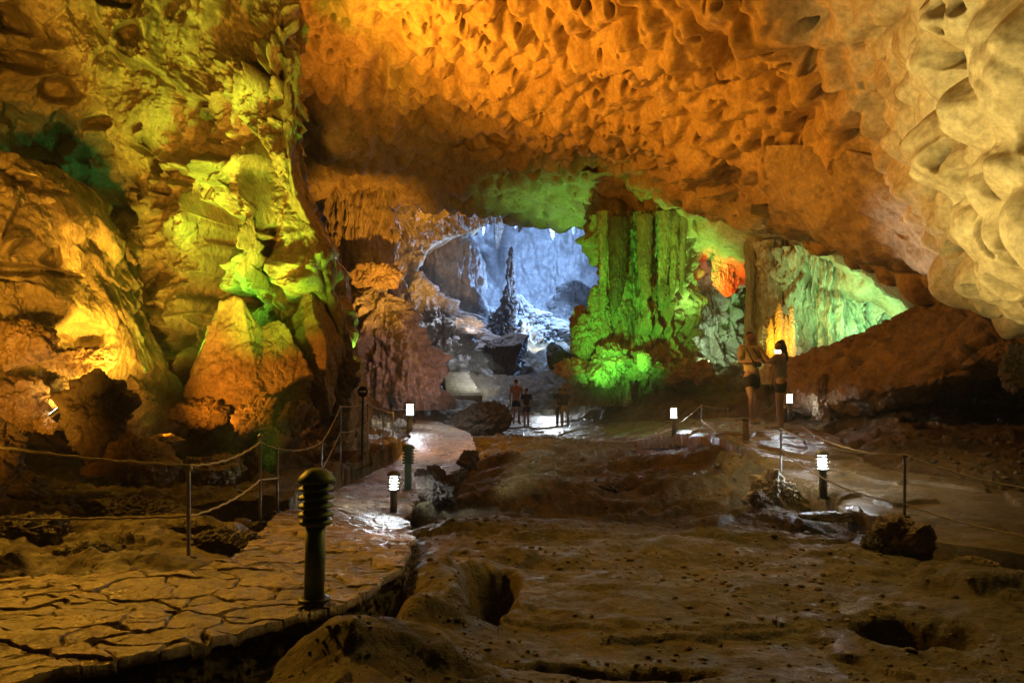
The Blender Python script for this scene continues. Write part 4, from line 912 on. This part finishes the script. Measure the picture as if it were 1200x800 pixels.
lamp('SPOT', P(430, 330, 18), ORA, 1400, P(560, 40, 17), 130, .9)
lamp('SPOT', P(650, 480, 15), ORA, 650, P(830, 80, 14), 100, .9, .4)
lamp('SPOT', P(490, 430, 22.5), (1, .42, .03), 3600, P(424, 285, 30), 42, .9, .1)
lamp('SPOT', P(862, 432, 21), (.8, .9, .25), 110, P(895, 350, 24.5), 90, .9)
lamp('SPOT', P(500, 380, 24), ORA, 60, P(425, 430, 28), 90, .9)
lamp('SPOT', P(560, 385, 38), (1, .72, .55), 350, P(520, 320, 47), 80, .9)
lamp('SPOT', P(640, 450, 22), (1, .5, .42), 700, P(478, 400, 29), 50, .9)
lamp('SPOT', P(640, 360, 10.5), (1, .5, .12), 420, P(878, 442, 12.5), 14, .9)
lamp('SPOT', P(575, 415, 33.5), WHT, 420, P(540, 450, 36), 90, .9)
lamp('SPOT', P(530, 300, 35), AMB, 300, P(520, 240, 37), 140, .9)
lamp('SPOT', P(500, 340, 38), AMB, 300, P(490, 300, 43), 120, .9)
lamp('SPOT', P(575, 585, 7.5), (1, .79, .26), 1800, P(1180, 120, 8), 62, .9, .1)          # cream scallops
lamp('SPOT', P(850, 455, 17), (1, .74, .45), 800, P(1085, 292, 12.5), 36, .9)
lamp('SPOT', P(705, 460, 20), GRN, 2100, P(755, 320, 28), 56, .9)
lamp('SPOT', P(700, 458, 23.5), GRN, 160, P(735, 370, 27), 100, .9)
lamp('SPOT', P(655, 450, 31.5), (.35, 1, .2), 1200, P(665, 235, 31), 60, .9)
lamp('SPOT', P(812, 395, 26), (.4, 1, .2), 480, P(810, 270, 26.5), 80, .9)
lamp('SPOT', P(955, 405, 19.6), (.25, 1, .35), 330, P(985, 318, 23.5), 70, .9, .3)
lamp('SPOT', P(1010, 390, 20.5), TEAL, 170, P(1020, 350, 22), 120, .9)
lamp('SPOT', P(830, 440, 27), (.6, 1, .7), 420, P(830, 370, 31), 90, .9)
lamp('SPOT', P(846, 370, 25.4), (1, .02, .004), 480, P(850, 320, 27.2), 60, .9, .05)
lamp('SPOT', P(914, 406, 19.8), (1, .46, .02), 150, P(914, 372, 21.2), 130, .9, .05)
lamp('SPOT', P(1000, 430, 18.5), (.9, 1, .55), 170, P(985, 360, 23), 110, .9)
lamp('SPOT', P(770, 320, 50), BLU, 18000, P(560, 360, 46), 80, .9, .4)
lamp('SPOT', P(620, 200, 52), BLU, 36000, P(610, 330, 64), 120, .9, .6)
lamp('SPOT', P(590, 270, 40), (.6, .7, 1), 1500, P(540, 440, 40), 100, .9, .6)
lamp('SPOT', P(650, 256, 44), BLU, 16000, P(610, 400, 50), 70, .9, .5)
lamp('SPOT', P(640, 410, 46), WHT, 700, P(560, 390, 47), 150, .9, .3)
lamp('SPOT', P(560, 300, 40), WHT, 900, P(470, 400, 34), 100, .9, .3)
lamp('SPOT', P(640, 455, 31), WHT, 200, P(640, 505, 26), 110, .9, .2)
lamp('SPOT', (-5.5, 7.5, 2.2), AMB, 620, P(340, 680, 4.4), 62, .9, .15)     # warm light on the paved path
lamp('SPOT', P(500, 300, 14), (1, .5, .06), 900, P(520, 515, 18), 60, .9, .3)
lamp('SPOT', P(900, 200, 7), (1, .66, .14), 170, P(800, 680, 5), 100, .9, .4)
lamp('SPOT', P(880, 380, 10), CRM, 90, P(960, 560, 10), 110, .9, .3)

# ------------------------------------------------------------------ air
hb = box('haze', 130, 84, 46, None, None, (0, 36, 16), bev=.01); hb.modifiers.clear(); tag(hb, kind='stuff')
hm = bpy.data.materials.new('pale cave haze'); hm.use_nodes = True; hn = hm.node_tree; hn.nodes.remove(hn.nodes['Principled BSDF'])
pv = hn.nodes.new('ShaderNodeVolumePrincipled'); pv.inputs['Color'].default_value = (.9, .93, 1, 1); pv.inputs['Density'].default_value = .002; pv.inputs['Anisotropy'].default_value = .2
hn.links.new(pv.outputs[0], hn.nodes['Material Output'].inputs['Volume']); hb.data.materials.append(hm)
vs = sc.view_settings; vs.view_transform = 'Standard'; vs.look = 'None'; vs.exposure = .55; vs.gamma = 1
sc.cycles.use_denoising = True
sc.cycles.max_bounces = 5; sc.cycles.diffuse_bounces = 2; sc.cycles.glossy_bounces = 2
sc.cycles.sample_clamp_indirect = 4
